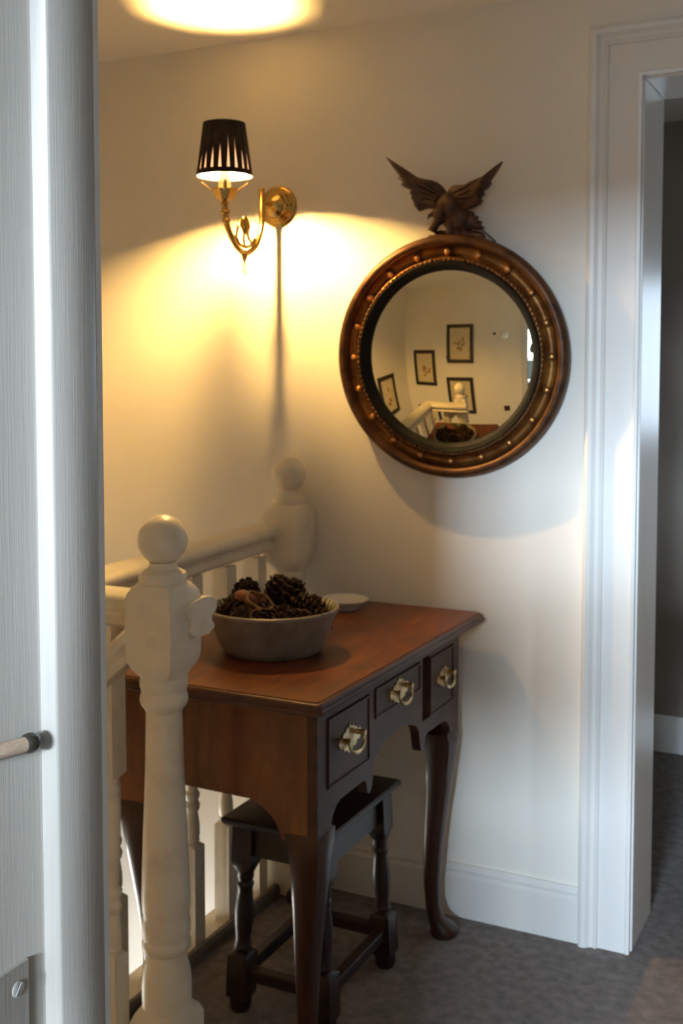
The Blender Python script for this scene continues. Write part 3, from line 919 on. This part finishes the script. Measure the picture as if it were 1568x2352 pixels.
# dried pods
def shell(c, r_, rot, mat, name, label, cut=0.62, sc=(1, 1, 1)):
    b = MB()
    n1, n2 = 22, 9
    ro, ri = [], []
    for i in range(n2 + 1):
        t = pi * cut * i / n2
        wob = lambda j: 1 + .07 * sin(5 * j * 2 * pi / n1) * i / n2
        ro.append([(max(sin(t), 1e-3) * cos(2 * pi * j / n1) * r_ * wob(j) * sc[0], max(sin(t), 1e-3) * sin(2 * pi * j / n1) * r_ * wob(j) * sc[1], -cos(t) * r_ * sc[2]) for j in range(n1)])
        ri.append([(x * .86, y * .86, z * .86 + .001) for x, y, z in ro[-1]])
    b.rings(ro + ri[::-1], cap=False)
    mt = Matrix.Translation(c) @ Matrix.Rotation(rot[2], 4, 'Z') @ Matrix.Rotation(rot[1], 4, 'Y') @ Matrix.Rotation(rot[0], 4, 'X')
    b.xform(mt)
    return tag(b.build(name, mat, smooth=50), label, 'dried pod')
shell(BC + Vector((-.034, -.040, .104)), .023, (2.6, .5, .3), 'pod_red', 'dried_pod', 'rust-red dried seed pod among the pine cones', .7, (1.2, 1, .8))
shell(BC + Vector((-.004, -.046, .106)), .026, (.35, .5, .2), 'husk', 'seed_husk', 'tan split seed husk, open side up, beside the red pod', .58, (1.15, .9, .8))
shell(BC + Vector((.022, -.098, .090)), .014, (1.2, .2, .9), 'husk', 'seed_husk', 'small tan seed husk at the front rim of the bowl', .55)

# ================================================================== WALL LAMP
LX, LY = -1.418, -0.253
lamp = thing('wall_lamp', (LX, 0, 1.714), 'brass wall lamp with black pleated candle shade, switched on', 'wall lamp')
b = MB()
bp = [(.0515, 0), (.0515, .004), (.049, .008), (.046, .010), (.044, .0105), (.040, .016), (.037, .017), (.032, .024), (.029, .025), (.022, .033), (.016, .037), (.010, .040), (.008, .046), (.0001, .047)]
b.rings([[(LX + r_ * cos(2 * pi * j / 48), -dd, 1.714 + r_ * sin(2 * pi * j / 48)) for j in range(48)] for r_, dd in bp])
b.build('backplate', 'brass', lamp, smooth=30)
arm = smooth_path([(LX, -.084, 1.742), (LX, -.084, 1.70), (LX, -.087, 1.655), (LX, -.108, 1.612), (LX, -.140, 1.590), (LX, -.168, 1.584), (LX, -.200, 1.594), (LX, -.230, 1.622), (LX, -.248, 1.655), (LX, -.2535, 1.705)], 8)
nA = len(arm)
b = MB()
b.tube([(LX, -.040, 1.714), (LX, -.070, 1.714), (LX, -.086, 1.714)], .0065, 14)
b.tube(arm, [.0072 if i < 12 else (.0066 if i < nA - 16 else .0066 + .0016 * (i - nA + 16) / 16) for i in range(nA)], 14)
for z, r_ in ((1.744, .0078), (1.700, .0085), (1.664, .0082)):
    b.sphere((LX, -.084 - (.003 if z < 1.68 else 0), z), r_, 16, 8, (1, 1, .6))
for (yy, z, r_) in ((-.2528, 1.688, .0098), (-.2505, 1.670, .0112), (-.2470, 1.650, .0105)):
    b.sphere((LX, yy, z), r_, 16, 8, (1, 1, .7))
aobj = b.build('arm', 'brass', lamp, smooth=60)
# pierced scroll and palmette inside the arm
b = MB()
b.tube(smooth_path([(LX, -.222, 1.612), (LX, -.206, 1.618), (LX, -.188, 1.603), (LX, -.160, 1.598), (LX, -.135, 1.606), (LX, -.120, 1.622)], 6), .0036, 8)
b.tube(smooth_path([(LX, -.204, 1.618), (LX, -.196, 1.640), (LX, -.182, 1.660), (LX, -.170, 1.664)], 6), .0028, 8)
b.tube(smooth_path([(LX, -.165, 1.600), (LX, -.170, 1.615), (LX, -.166, 1.630)], 6), .0032, 8)
b.tube(smooth_path([(LX, -.130, 1.610), (LX, -.148, 1.620), (LX, -.152, 1.634)], 6), .0030, 8)
for k in range(7):
    a = radians(90 + (k - 3) * 26)
    b.sphere((LX, -.163 + .012 * cos(a), 1.645 + .018 * sin(a)), .0074, 10, 6, (.7, 1, 1.3))
b.sphere((LX, -.162, 1.642), .0115, 12, 8, (.7, 1, 1.3))
b.build('scroll_ornament', 'brass', lamp, smooth=60)
b = MB()
b.post(LX, -.1665, [(1.588, .0085, 0), (1.582, .0075, 0), (1.576, .0080, 0), (1.570, .0055, 0), (1.562, .0028, 0), (1.560, .0022, 0)], 14)
b.tube([(LX, -.1665 + .0062 * sin(2 * pi * k / 20), 1.5495 + .0105 * cos(2 * pi * k / 20)) for k in range(20)], .0016, 8, closed=True)
b.post(LX, -.1665, [(1.539, .0020, 0), (1.534, .0020, 0), (1.530, .0006, 0)], 10)
b.build('drop_finial', 'brass', lamp, smooth=40)
b = MB()
b.post(LX, LY, [(1.694, .0080, 0), (1.697, .0125, 0), (1.698, .0200, 0), (1.701, .0215, 0), (1.710, .0270, 0), (1.720, .0315, 0), (1.7215, .0310, 0), (1.7185, .0275, 0), (1.708, .012, 0)], 8, rot=.2)
cup = b.build('drip_cup', 'brass', lamp, smooth=20)
for k in range(4):
    b = MB()
    a = radians(90 * k) + YAW + .12
    u = Vector((cos(a), sin(a), 0)); s_ = Vector((-sin(a), cos(a), 0))
    rows = []
    for (rr, z, w) in ((.028, 1.7170, .0042), (.037, 1.7240, .0048), (.046, 1.7310, .0044), (.0530, 1.7362, .0022)):
        c_ = Vector((LX, LY, z)) + u * rr
        rows.append([c_ - s_ * w, c_ + Vector((0, 0, -.0022)), c_ + s_ * w, c_ + Vector((0, 0, .0018))])
    b.rings(rows)
    b.build('petal', 'brass', cup, smooth=50)
b = MB()
b.post(LX, LY, [(1.712, .0135, 0), (1.726, .0135, 0), (1.731, .0150, 0), (1.736, .0135, 0), (1.742, .0140, 0), (1.746, .0125, 0), (1.754, .0120, 0), (1.763, .0105, 0)], 20)
b.build('candle_sleeve', 'candle', lamp, smooth=40)
b = MB()
b.post(LX, LY, [(1.763, .0075, 0), (1.767, .0092, 0), (1.774, .0108, 0), (1.782, .0104, 0), (1.791, .0078, 0), (1.800, .0045, 0), (1.806, .0015, 0)], 16)
b.build('bulb', 'bulb', lamp, smooth=60)
# shade: lining + pleats + bindings
SZ0, SZ1, SR0, SR1 = 1.751, 1.870, .0630, .0468
def srad(z): return SR0 + (SR1 - SR0) * (z - SZ0) / (SZ1 - SZ0)
b = MB()
b.rings([[(LX + (srad(z) - .0012) * cos(2 * pi * j / 72), LY + (srad(z) - .0012) * sin(2 * pi * j / 72), z) for j in range(72)] for z in lin(SZ0 + .001, SZ1 - .001, 6)], cap=False)
shade = b.build('lamp_shade', 'lining', lamp, smooth=60)
shade['label'] = 'black pleated candle shade with pale lining'
NP = 20
for k in range(NP):
    a0 = 2 * pi * (k + .5) / NP + .08
    rw = random.Random(k)
    apex = SZ0 + (.46 + .14 * rw.random()) * (SZ1 - SZ0)
    if k % 7 == 3: apex = SZ0 + .80 * (SZ1 - SZ0)
    b = MB()
    rows_o, rows_i = [], []
    for z in lin(SZ0 + .009, SZ1 - .004, 14):
        t = max(0.0, (apex - z) / (apex - SZ0))
        hw = pi / NP * (1.02 - .46 * t ** .9)
        ro, ri = [], []
        for q in range(7):
            a = a0 + hw * (q / 3 - 1)
            rr = srad(z) + .0004 + .0016 * sin(pi * q / 6)
            ro.append((LX + rr * cos(a), LY + rr * sin(a), z))
        for q in range(6, -1, -1):
            a = a0 + hw * (q / 3 - 1)
            ri.append((LX + (srad(z) - .0006) * cos(a), LY + (srad(z) - .0006) * sin(a), z))
        rows_o.append(ro + ri)
    b.rings(rows_o)
    b.build('pleat', 'shade', shade, smooth=50)
for z0, z1 in ((SZ0 - .001, SZ0 + .011), (SZ1 - .006, SZ1 + .001)):
    b = MB()
    b.rings([[(LX + (srad(z) + dr) * cos(2 * pi * j / 72), LY + (srad(z) + dr) * sin(2 * pi * j / 72), z) for j in range(72)] for z, dr in ((z0, -.0004), (z0, .0022), (z1, .0022), (z1, -.0004))], closed=True)
    b.build('shade_binding', 'shade', shade, smooth=40)
b = MB()
for k in range(3):
    a = 2 * pi * k / 3 + .5
    b.tube([(LX + .008 * cos(a), LY + .008 * sin(a), 1.812), (LX + .0462 * cos(a), LY + .0462 * sin(a), 1.866)], .0010, 6)
b.tube([(LX + .009 * cos(2 * pi * k / 16), LY + .009 * sin(2 * pi * k / 16), 1.811) for k in range(16)], .0011, 6, closed=True)
b.build('shade_carrier', 'brass', shade)

# ================================================================== ROUND CONVEX MIRROR
MCX, MCZ = -.9445, 1.336
mir = thing('convex_mirror', (MCX, 0, MCZ - .28), 'round gilt convex wall mirror with ball-studded frame and carved eagle crest', 'mirror')
TILT = Matrix.Translation((MCX, -.0195, MCZ)) @ Matrix.Rotation(.02, 4, 'Z') @ Matrix.Rotation(.060, 4, 'X')
# local frame: x right, z up, -y out of the wall
def mring(prof, n=128, ripple=None):
    b = MB()
    b.rings([[(r_ * cos(2 * pi * j / n), -dd, r_ * sin(2 * pi * j / n)) for j in range(n)] for r_, dd in prof], cap=False, closed=True)
    return b.xform(TILT)
mring([(.255, .000), (.276, .000), (.279, .010), (.2805, .022), (.279, .031), (.274, .038), (.268, .041), (.262, .040), (.258, .036), (.256, .030), (.252, .026)]).build('outer_rim', 'gilt_dark', mir, smooth=60)
mring([(.256, .002), (.2560, .029), (.2530, .0255), (.2480, .017), (.2410, .0145), (.2340, .017), (.2290, .025), (.2265, .033), (.2265, .002)]).build('cove', 'gilt', mir, smooth=60)
b = MB()
mb_ = 128
mring([(.2275, .004), (.2275, .034), (.2255, .039), (.2225, .0405), (.2195, .039), (.2180, .034), (.2180, .004)]).build('inner_rim', 'gilt', mir, smooth=60)
# beaded moulding
b = MB()
for k in range(120):
    a = 2 * pi * k / 120
    b.sphere((.2225 * cos(a), -.0402, .2225 * sin(a)), .0042, 8, 5, (1, .7, 1))
b.xform(TILT); ob = b.build('bead_moulding', 'gilt_dark', mir, smooth=80); ob['kind'] = 'stuff'
# reeded ebonised slip
mring([(.2190, .003), (.2190, .040), (.2165, .0435), (.2140, .041), (.2125, .042), (.2100, .0385), (.2085, .039), (.2055, .0345), (.2040, .034), (.2005, .029), (.1975, .0245), (.1975, .003)]).build('ebonised_slip', 'ebony', mir, smooth=50)
# convex glass
RG = .90
b = MB()
rr_ = [.2045 * k / 26 for k in range(27)]
sag = lambda r_: RG - sqrt(RG * RG - r_ * r_)
b.rings([[(max(r_, 1e-4) * cos(2 * pi * j / 96), -(.0475 - sag(r_)), max(r_, 1e-4) * sin(2 * pi * j / 96)) for j in range(96)] for r_ in rr_], cap=False)
b.xform(TILT)
g = b.build('mirror_glass', 'mirror', mir, smooth=180)
# twenty balls
bm_ = None
for k in range(20):
    a = 2 * pi * k / 20
    p = TILT @ Vector((.2410 * cos(a), -.0240, .2410 * sin(a)))
    if bm_ is None:
        b = MB(); b.sphere((0, 0, 0), .0088, 18, 12)
        b.v = [v + Vector(mir['_off']) for v in b.v]
        bm_ = b.build('gilt_ball', 'ball', mir, smooth=80)
        o = bm_
    else:
        o = bm_.copy(); COL.objects.link(o); o.parent = mir
    o.location = p - Vector(mir['_off'])
# eagle crest
ey = -.042
def wing(outline, name, mirror_y):
    b = MB()
    n = len(outline)
    cxx = sum(p[0] for p in outline) / n
    czz = sum(p[1] for p in outline) / n
    def yb(x, z): return ey - .55 * abs(x + .945) * .35
    rings_ = []
    for (k, dd) in ((1.0, .008), (1.0, .002), (.985, -.003), (.80, -.010), (.45, -.013)):
        rings_.append([(cxx + (x - cxx) * k, yb(x, z) + dd, czz + (z - czz) * k) for x, z in outline])
    b.rings(rings_)
    return b.build(name, 'eagle', eag, smooth=40)
eag = MB()
# body: breast, rounded, leaning
eag.sphere((-.945, ey - .006, 1.676), .034, 22, 14, (.95, .75, 1.0))
eag.sphere((-.928, ey - .002, 1.650), .030, 18, 12, (1.15, .7, 1.0))
eag = eag.build('eagle_body', 'eagle', mir, smooth=70)
eag['label'] = 'dark carved eagle with raised wings'
wl = [(-.950, 1.698), (-.956, 1.716), (-.964, 1.726), (-.974, 1.735), (-.985, 1.740), (-1.003, 1.744), (-1.021, 1.749), (-1.043, 1.765), (-1.068, 1.782), (-1.093, 1.799), (-1.078, 1.776), (-1.060, 1.753), (-1.064, 1.748), (-1.054, 1.740), (-1.057, 1.732), (-1.046, 1.725), (-1.032, 1.718), (-1.036, 1.710), (-1.028, 1.704), (-1.032, 1.698), (-1.025, 1.690), (-1.026, 1.682), (-1.016, 1.671), (-.998, 1.677), (-.983, 1.676), (-.968, 1.680)]
wing(wl, 'wing', 1)
wr = [(-.952, 1.698), (-.950, 1.715), (-.945, 1.722), (-.937, 1.726), (-.915, 1.725), (-.895, 1.725), (-.876, 1.729), (-.862, 1.737), (-.842, 1.749), (-.812, 1.766), (-.826, 1.746), (-.842, 1.727), (-.840, 1.721), (-.848, 1.712), (-.857, 1.706), (-.862, 1.711), (-.857, 1.698), (-.866, 1.692), (-.862, 1.684), (-.868, 1.678), (-.880, 1.673), (-.899, 1.668), (-.918, 1.672), (-.936, 1.682)]
wing(wr, 'wing', -1)
# feather ridges on the wings
b = MB()
for (p0, p1) in (((-.965, 1.705), (-1.060, 1.760)), ((-.970, 1.700), (-1.040, 1.735)), ((-.972, 1.694), (-1.026, 1.712)), ((-.975, 1.688), (-1.020, 1.692)), ((-.935, 1.705), (-.842, 1.742)), ((-.930, 1.700), (-.855, 1.716)), ((-.928, 1.694), (-.866, 1.698)), ((-.926, 1.687), (-.874, 1.683))):
    a_ = Vector((p0[0], ey - .012 - .19 * abs(p0[0] + .945), p0[1])); c_ = Vector((p1[0], ey - .004 - .19 * abs(p1[0] + .945), p1[1]))
    b.tube([a_, (a_ + c_) / 2 + Vector((0, -.002, .001)), c_], [.004, .0045, .001], 8)
b.build('feather_ridges', 'eagle', eag, smooth=70)
# head, bent to the left, with beak
b = MB()
b.sphere((-.962, ey - .024, 1.661), .0155, 16, 10, (1.15, .9, .95))
b.tube([(-.974, ey - .030, 1.660), (-.982, ey - .034, 1.656), (-.985, ey - .035, 1.648)], [.0065, .004, .0008], 10)
b.build('eagle_head', 'eagle', eag, smooth=70)
# legs, rocky perch, tail leaf
b = MB()
b.tube([(-.958, ey - .010, 1.655), (-.975, ey - .012, 1.640), (-.984, ey - .014, 1.622)], [.013, .010, .011], 12)
b.tube([(-.935, ey - .012, 1.648), (-.938, ey - .014, 1.628), (-.940, ey - .014, 1.615)], [.012, .009, .009], 12)
b.build('eagle_leg', 'eagle', eag, smooth=70)
b = MB()
rk = random.Random(4)
for k in range(11):
    x = -.990 + .0115 * k
    b.sphere((x, ey + .004 - .004 * rk.random(), 1.613 - .010 * abs(x + .935) / .06 + .006 * rk.random()), .0125 + .004 * rk.random(), 10, 7, (1, .9, .9))
b.build('rock_perch', 'eagle', mir, smooth=60)
b = MB()
tl = [(-.930, 1.660), (-.905, 1.668), (-.890, 1.664), (-.886, 1.655), (-.877, 1.653), (-.880, 1.645), (-.869, 1.641), (-.873, 1.634), (-.863, 1.627), (-.872, 1.622), (-.892, 1.624), (-.905, 1.615), (-.925, 1.620), (-.935, 1.640)]
b.rings([[(x, ey + dd, z) if k == 1 else (-.905 + (x + .905) * k, ey + dd, 1.642 + (z - 1.642) * k) for x, z in tl] for k, dd in ((1, .008), (1, 0), (.8, -.007), (.4, -.010))])
b.build('eagle_tail', 'eagle', eag, smooth=40)
b = MB(); b.tube([(-.874, ey + .002, 1.626), (-.855, ey + .003, 1.611), (-.836, ey + .004, 1.594)], .0015, 8)
b.build('support_wire', 'gilt_dark', mir)

# ================================================================== PICTURES AND SWITCHES (seen in the mirror)
def picture(plane, u0, u1, z0, z1, label, ink, seed):
    rnd = random.Random(seed)
    if plane == 'front':
        P = lambda u, d_, z: (u, YW + d_, z)
    else:
        P = lambda u, d_, z: (XL + d_, u, z)
    uc, zc = (u0 + u1) / 2, (z0 + z1) / 2
    t = thing('framed_print', P(uc, 0, z0), label, 'picture', 'framed botanical prints on the stair walls')
    fw = .046
    def bxx(b, a0, a1, d0, d1, c0, c1):
        p, q = P(a0, d0, c0), P(a1, d1, c1)
        b.box(min(p[0], q[0]), max(p[0], q[0]), min(p[1], q[1]), max(p[1], q[1]), c0, c1)
    for (a0, a1, c0, c1) in ((u0, u1, z0, z0 + fw), (u0, u1, z1 - fw, z1), (u0, u0 + fw, z0 + fw, z1 - fw), (u1 - fw, u1, z0 + fw, z1 - fw)):
        b = MB(); bxx(b, a0, a1, .002, .022, c0, c1); b.build('frame_bar', 'pic_frame', t, smooth=0)
    b = MB(); bxx(b, u0 + fw, u1 - fw, .003, .010, z0 + fw, z1 - fw); pp = b.build('print', 'paper', t, smooth=0)
    # drawn flower: stem and petals as printed shapes
    b = MB()
    sx = (u1 - u0) * .20
    for k in range(7):
        a = rnd.random() * 2 * pi; rr = sx * (.2 + .9 * rnd.random())
        cu, cz_ = uc + rr * cos(a), zc - .02 + rr * 1.4 * sin(a)
        w, h = sx * (.25 + .3 * rnd.random()), sx * (.15 + .2 * rnd.random()); th = rnd.random() * pi
        poly = [(w * cos(q) * cos(th) - h * sin(q) * sin(th), w * cos(q) * sin(th) + h * sin(q) * cos(th)) for q in [2 * pi * j / 12 for j in range(12)]]
        b.prism(poly, lambda x, z, dd: P(cu + x, dd, cz_ + z), .0101 + k * .00006, .0104 + k * .00006)
    b.build('printed_flower', ink, pp, smooth=0)['kind'] = 'stuff'
picture('front', -1.560, -1.180, 1.066, 1.577, 'upper framed brown flower print nearest the near doorway, in the mirror', 'ink2', 1)
picture('front', -2.122, -1.755, .743, 1.239, 'framed red flower print left of centre in the mirror', 'ink', 2)
picture('front', -1.590, -1.200, .340, .868, 'framed print behind the newel ball in the mirror', 'ink2', 3)
picture('front', -2.150, -1.770, -.080, .424, 'framed print mostly hidden behind the handrail in the mirror', 'ink', 4)
picture('left', -1.525, -1.160, .475, .972, 'framed red flower print on the stairwell side wall, at left in the mirror', 'ink', 6)

def switch(x, z, w, h, label, mat):
    t = thing('light_switch', (x, YW, z), label, 'switch')
    b = MB(); b.box(x - w, x + w, YW + .001, YW + .008, z - h, z + h); b.build('switch_plate', mat, t, smooth=0, bevel=.002)
    b = MB(); b.box(x - w * .25, x + w * .25, YW + .008, YW + .016, z - h * .3, z + h * .3); b.build('switch_toggle', mat, t, smooth=0, bevel=.002)
switch(-.755, 1.425, .043, .043, 'square metal light switch between the prints and the doorway, in the mirror', 'switch')
switch(-.755, .411, .040, .040, 'dark square socket low on the wall, in the mirror', 'gilt_dark')
b = MB(); b.rings([[(-.893 + r_ * cos(2 * pi * j / 20), YW + dd, 1.448 + r_ * sin(2 * pi * j / 20)) for j in range(20)] for r_, dd in ((.018, .001), (.018, .012), (.014, .018), (.004, .019))])
tag(b.build('door_bell_button', 'gilt_dark', smooth=40), 'small round dark knob left of the metal switch, in the mirror', 'knob')

# ================================================================== PHOTOGRAPHER AND BEDROOM STOOL (seen at the right edge of the mirror)
FW = Vector((-sin(YAW), cos(YAW), 0)); RT = Vector((cos(YAW), sin(YAW), 0))
PC = CAM - FW * .33 - RT * .115
PC.z = 0
person = thing('person', tuple(PC), 'person in a dark teal coat holding a camera, at right edge of the mirror', 'person')
def L2(x, y, z): return RT * x + FW * y + Vector((0, 0, z))
def skinned(name, pts, edges, radii, mat, parent, root=0, sub=2):
    me = bpy.data.meshes.new(name)
    me.from_pydata([tuple(L2(*p)) for p in pts], edges, [])
    o = bpy.data.objects.new(name, me)
    COL.objects.link(o)
    o.parent = parent
    me.materials.append(M[mat])
    md = o.modifiers.new('skin', 'SKIN')
    md.use_smooth_shade = True
    for i, r_ in enumerate(radii):
        sv = me.skin_vertices[0].data[i]
        rr = r_ if isinstance(r_, tuple) else (r_, r_)
        sv.radius = rr
        sv.use_root = (i == root)
    sm = o.modifiers.new('sub', 'SUBSURF'); sm.levels = sub; sm.render_levels = sub
    return o
# body (one continuous figure): 0 pelvis 1 waist 2 chest 3 neck 4 head base; arms; legs
bp_ = [(0, 0, .96), (0, .005, 1.12), (0, .0, 1.29), (0, .01, 1.46), (0, .035, 1.55)]
be = [(0, 1), (1, 2), (2, 3), (3, 4)]
br = [.12, .11, .115, .055, .055]
for sx in (-1, 1):
    k = len(bp_)
    bp_ += [(sx * .165, 0, 1.345), (sx * .30 + .02, .02, 1.125), (sx * .13 + .13, .255, 1.255)]
    br += [.050, .036, .030]
    be += [(2, k), (k, k + 1), (k + 1, k + 2)]
    k = len(bp_)
    bp_ += [(sx * .095, 0, .88), (sx * .105, .015, .50), (sx * .11, -.01, .10), (sx * .12, .10, .035)]
    br += [.085, .058, .040, .036]
    be += [(0, k), (k, k + 1), (k + 1, k + 2), (k + 2, k + 3)]
body = skinned('body', bp_, be, br, 'skin', person)
cp = [(0, 0, .66), (0, 0, .80), (0, 0, .96), (0, .005, 1.14), (0, 0, 1.30), (0, .01, 1.435)]
ce = [(0, 1), (1, 2), (2, 3), (3, 4), (4, 5)]
cr = [.215, .21, .19, .165, .165, .085]
for sx in (-1, 1):
    k = len(cp)
    cp += [(sx * .175, 0, 1.36), (sx * .24, .01, 1.25), (sx * .30 + .02, .02, 1.125), (sx * .22 + .07, .14, 1.19), (sx * .15 + .12, .230, 1.24)]
    cr += [.082, .072, .060, .052, .044]
    ce += [(4, k), (k, k + 1), (k + 1, k + 2), (k + 2, k + 3), (k + 3, k + 4)]
coat = skinned('coat', cp, ce, cr, 'coat', person, 3)
tp_ = [(0, 0, .84)]; tr_ = [.11]; te_ = []
for sx in (-1, 1):
    k = len(tp_)
    tp_ += [(sx * .095, 0, .78), (sx * .105, .015, .50), (sx * .11, -.01, .075)]
    tr_ += [.095, .075, .060]
    te_ += [(0, k), (k, k + 1), (k + 1, k + 2)]
skinned('trousers', tp_, te_, tr_, 'trousers', person)
for sx in (-1, 1):
    skinned('shoe', [(sx * .11, -.045, .055), (sx * .112, .04, .050), (sx * .118, .125, .036), (sx * .12, .16, .030)], [(0, 1), (1, 2), (2, 3)], [.045, .042, .038, .026], 'shoe', person)
# head, bowed towards the camera in the hands
hc = (0, .065, 1.615)
tilt = Matrix.Rotation(YAW, 4, 'Z') @ Matrix.Rotation(-.45, 4, 'X')
def hp3(x, y, z): return L2(*hc) + (tilt @ Vector((x, y, z)))
b = MB()
rows = []
for i in range(17):
    t = pi * (.03 + .94 * i / 16)
    zz = -cos(t) * .115
    row = []
    for j in range(28):
        a = 2 * pi * j / 28
        w = .074 * sin(t) ** .75
        dpt = .092 * sin(t) ** .75
        if zz < -.02:
            w *= 1 + (zz + .02) * 2.6
        y = sin(a) * dpt
        if y > 0 and zz < 0:
            y *= 1 + .06
        row.append(PC + hp3(cos(a) * w, y, zz))
    rows.append(row)
b.rings(rows)
head = b.build('head', 'skin', person, smooth=80)
b = MB()
b.tube([PC + hp3(0, .088, .022), PC + hp3(0, .103, -.004), PC + hp3(0, .112, -.022), PC + hp3(0, .094, -.030)], [.006, .010, .013, .008], 10); b.build('nose', 'skin', head, smooth=80)
for sx in (-1, 1):
    b = MB(); b.sphere(PC + hp3(sx * .032, .080, .010), .0115, 14, 10); b.build('eye', 'eye', head, smooth=80)
    b = MB(); b.tube([PC + hp3(sx * .016, .090, .028), PC + hp3(sx * .034, .088, .033), PC + hp3(sx * .052, .072, .026)], [.003, .004, .002], 8); b.build('eyebrow', 'hair', head, smooth=80)
    b = MB(); b.sphere(PC + hp3(sx * .077, -.004, -.002), .026, 12, 8, (.35, .6, 1.0)); b.build('ear', 'skin', head, smooth=80)
b = MB(); b.tube([PC + hp3(-.024, .084, -.058), PC + hp3(0, .093, -.056), PC + hp3(.024, .084, -.058)], [.003, .0065, .003], 10); b.build('mouth', 'pod_red', head, smooth=80)
b = MB()
rows = []
for i in range(10):
    t = pi * (.02 + .62 * i / 9)
    row = []
    for j in range(28):
        a = 2 * pi * j / 28
        rr = 1.10 + .015 * sin(7 * a + i)
        front = max(0, sin(a))
        tt = min(t, pi * (.64 - .30 * front))
        row.append(PC + hp3(cos(a) * .076 * rr * max(sin(tt), .02) ** .8, sin(a) * .094 * rr * max(sin(tt), .02) ** .8 - .004, cos(tt) * .124))
    rows.append(row)
b.rings(rows)
b.build('hair', 'hair', head, smooth=80)
# hands closed on the camera body
for sx in (-1, 1):
    ox, oy, oz = sx * .085 + .13, .285, 1.270
    pts = [(sx * .14 + .13, .250, 1.252), (ox + sx * .012, oy - .005, oz), (ox, oy + .020, oz + .006)]
    skinned('palm', pts, [(0, 1), (1, 2)], [.026, .030, .022], 'skin', person, 1)
    for q in range(4):
        z0 = oz + .030 - .020 * q
        ln = (.92, 1.0, .95, .78)[q]
        f0 = (ox + sx * .006, oy + .018, z0)
        f1 = (ox + sx * .004, oy + .018 + .030 * ln, z0 + .002)
        f2 = (ox - sx * .022 * ln, oy + .022 + .036 * ln, z0)
        f3 = (ox - sx * .042 * ln, oy + .018 + .036 * ln, z0 - .002)
        skinned('finger', [f0, f1, f2, f3], [(0, 1), (1, 2), (2, 3)], [.0095, .009, .0085, .007], 'skin', person)
    skinned('thumb', [(ox + sx * .006, oy - .012, oz + .012), (ox - sx * .012, oy - .014, oz + .026), (ox - sx * .036, oy - .010, oz + .030)], [(0, 1), (1, 2)], [.012, .0105, .008], 'skin', person)
cmr = thing('compact_camera', tuple(PC + L2(.13, .30, 1.25)), 'black camera held in both hands by the person in the teal coat', 'camera')
def cbox(x0, x1, y0, y1, z0, z1):
    b = MB(); b.box(x0, x1, y0, y1, z0, z1)
    b.v = [PC + L2(*v) for v in b.v]
    return b
cbox(.13 - .064, .13 + .064, .283, .307, 1.262, 1.335).build('camera_body', 'camera_black', cmr, smooth=0, bevel=.004)
b = MB()
b.tube([PC + L2(.13, y, 1.298) for y in (.307, .316, .3165, .320)], [.028, .028, .025, .025], 24)
b.build('lens', 'camera_black', cmr, smooth=40)

# small dark bedroom stool with a pale cushion
bs_ = thing('bedroom_stool', (-.27, -3.30, 0), 'small dark bedroom stool with white cushion, low at the right edge of the mirror', 'stool')
b = MB(); b.post(-.27, -3.30, [(.405, .150, .3), (.410, .160, .3), (.430, .160, .3), (.436, .155, .3)], 32); b.build('seat', 'seat_wood', bs_, smooth=30)
b = MB(); b.post(-.27, -3.30, [(.4365, .140, .2), (.444, .150, .2), (.458, .150, .2), (.468, .135, .2), (.472, .09, .1)], 32); b.build('cushion', 'cushion', bs_, smooth=60)
for sx in (-1, 1):
    for sy in (-1, 1):
        b = MB(); b.post(-.27, -3.30, [(z, r_, q, sx * (.125 - .04 * z / .4), sy * (.125 - .04 * z / .4)) for z, r_, q in [(0, .011, 0), (.1, .015, 0), (.2, .012, 0), (.3, .017, 0), (.405, .016, .6)]], 14)
        b.build('leg', 'stool_wood', bs_, smooth=40)
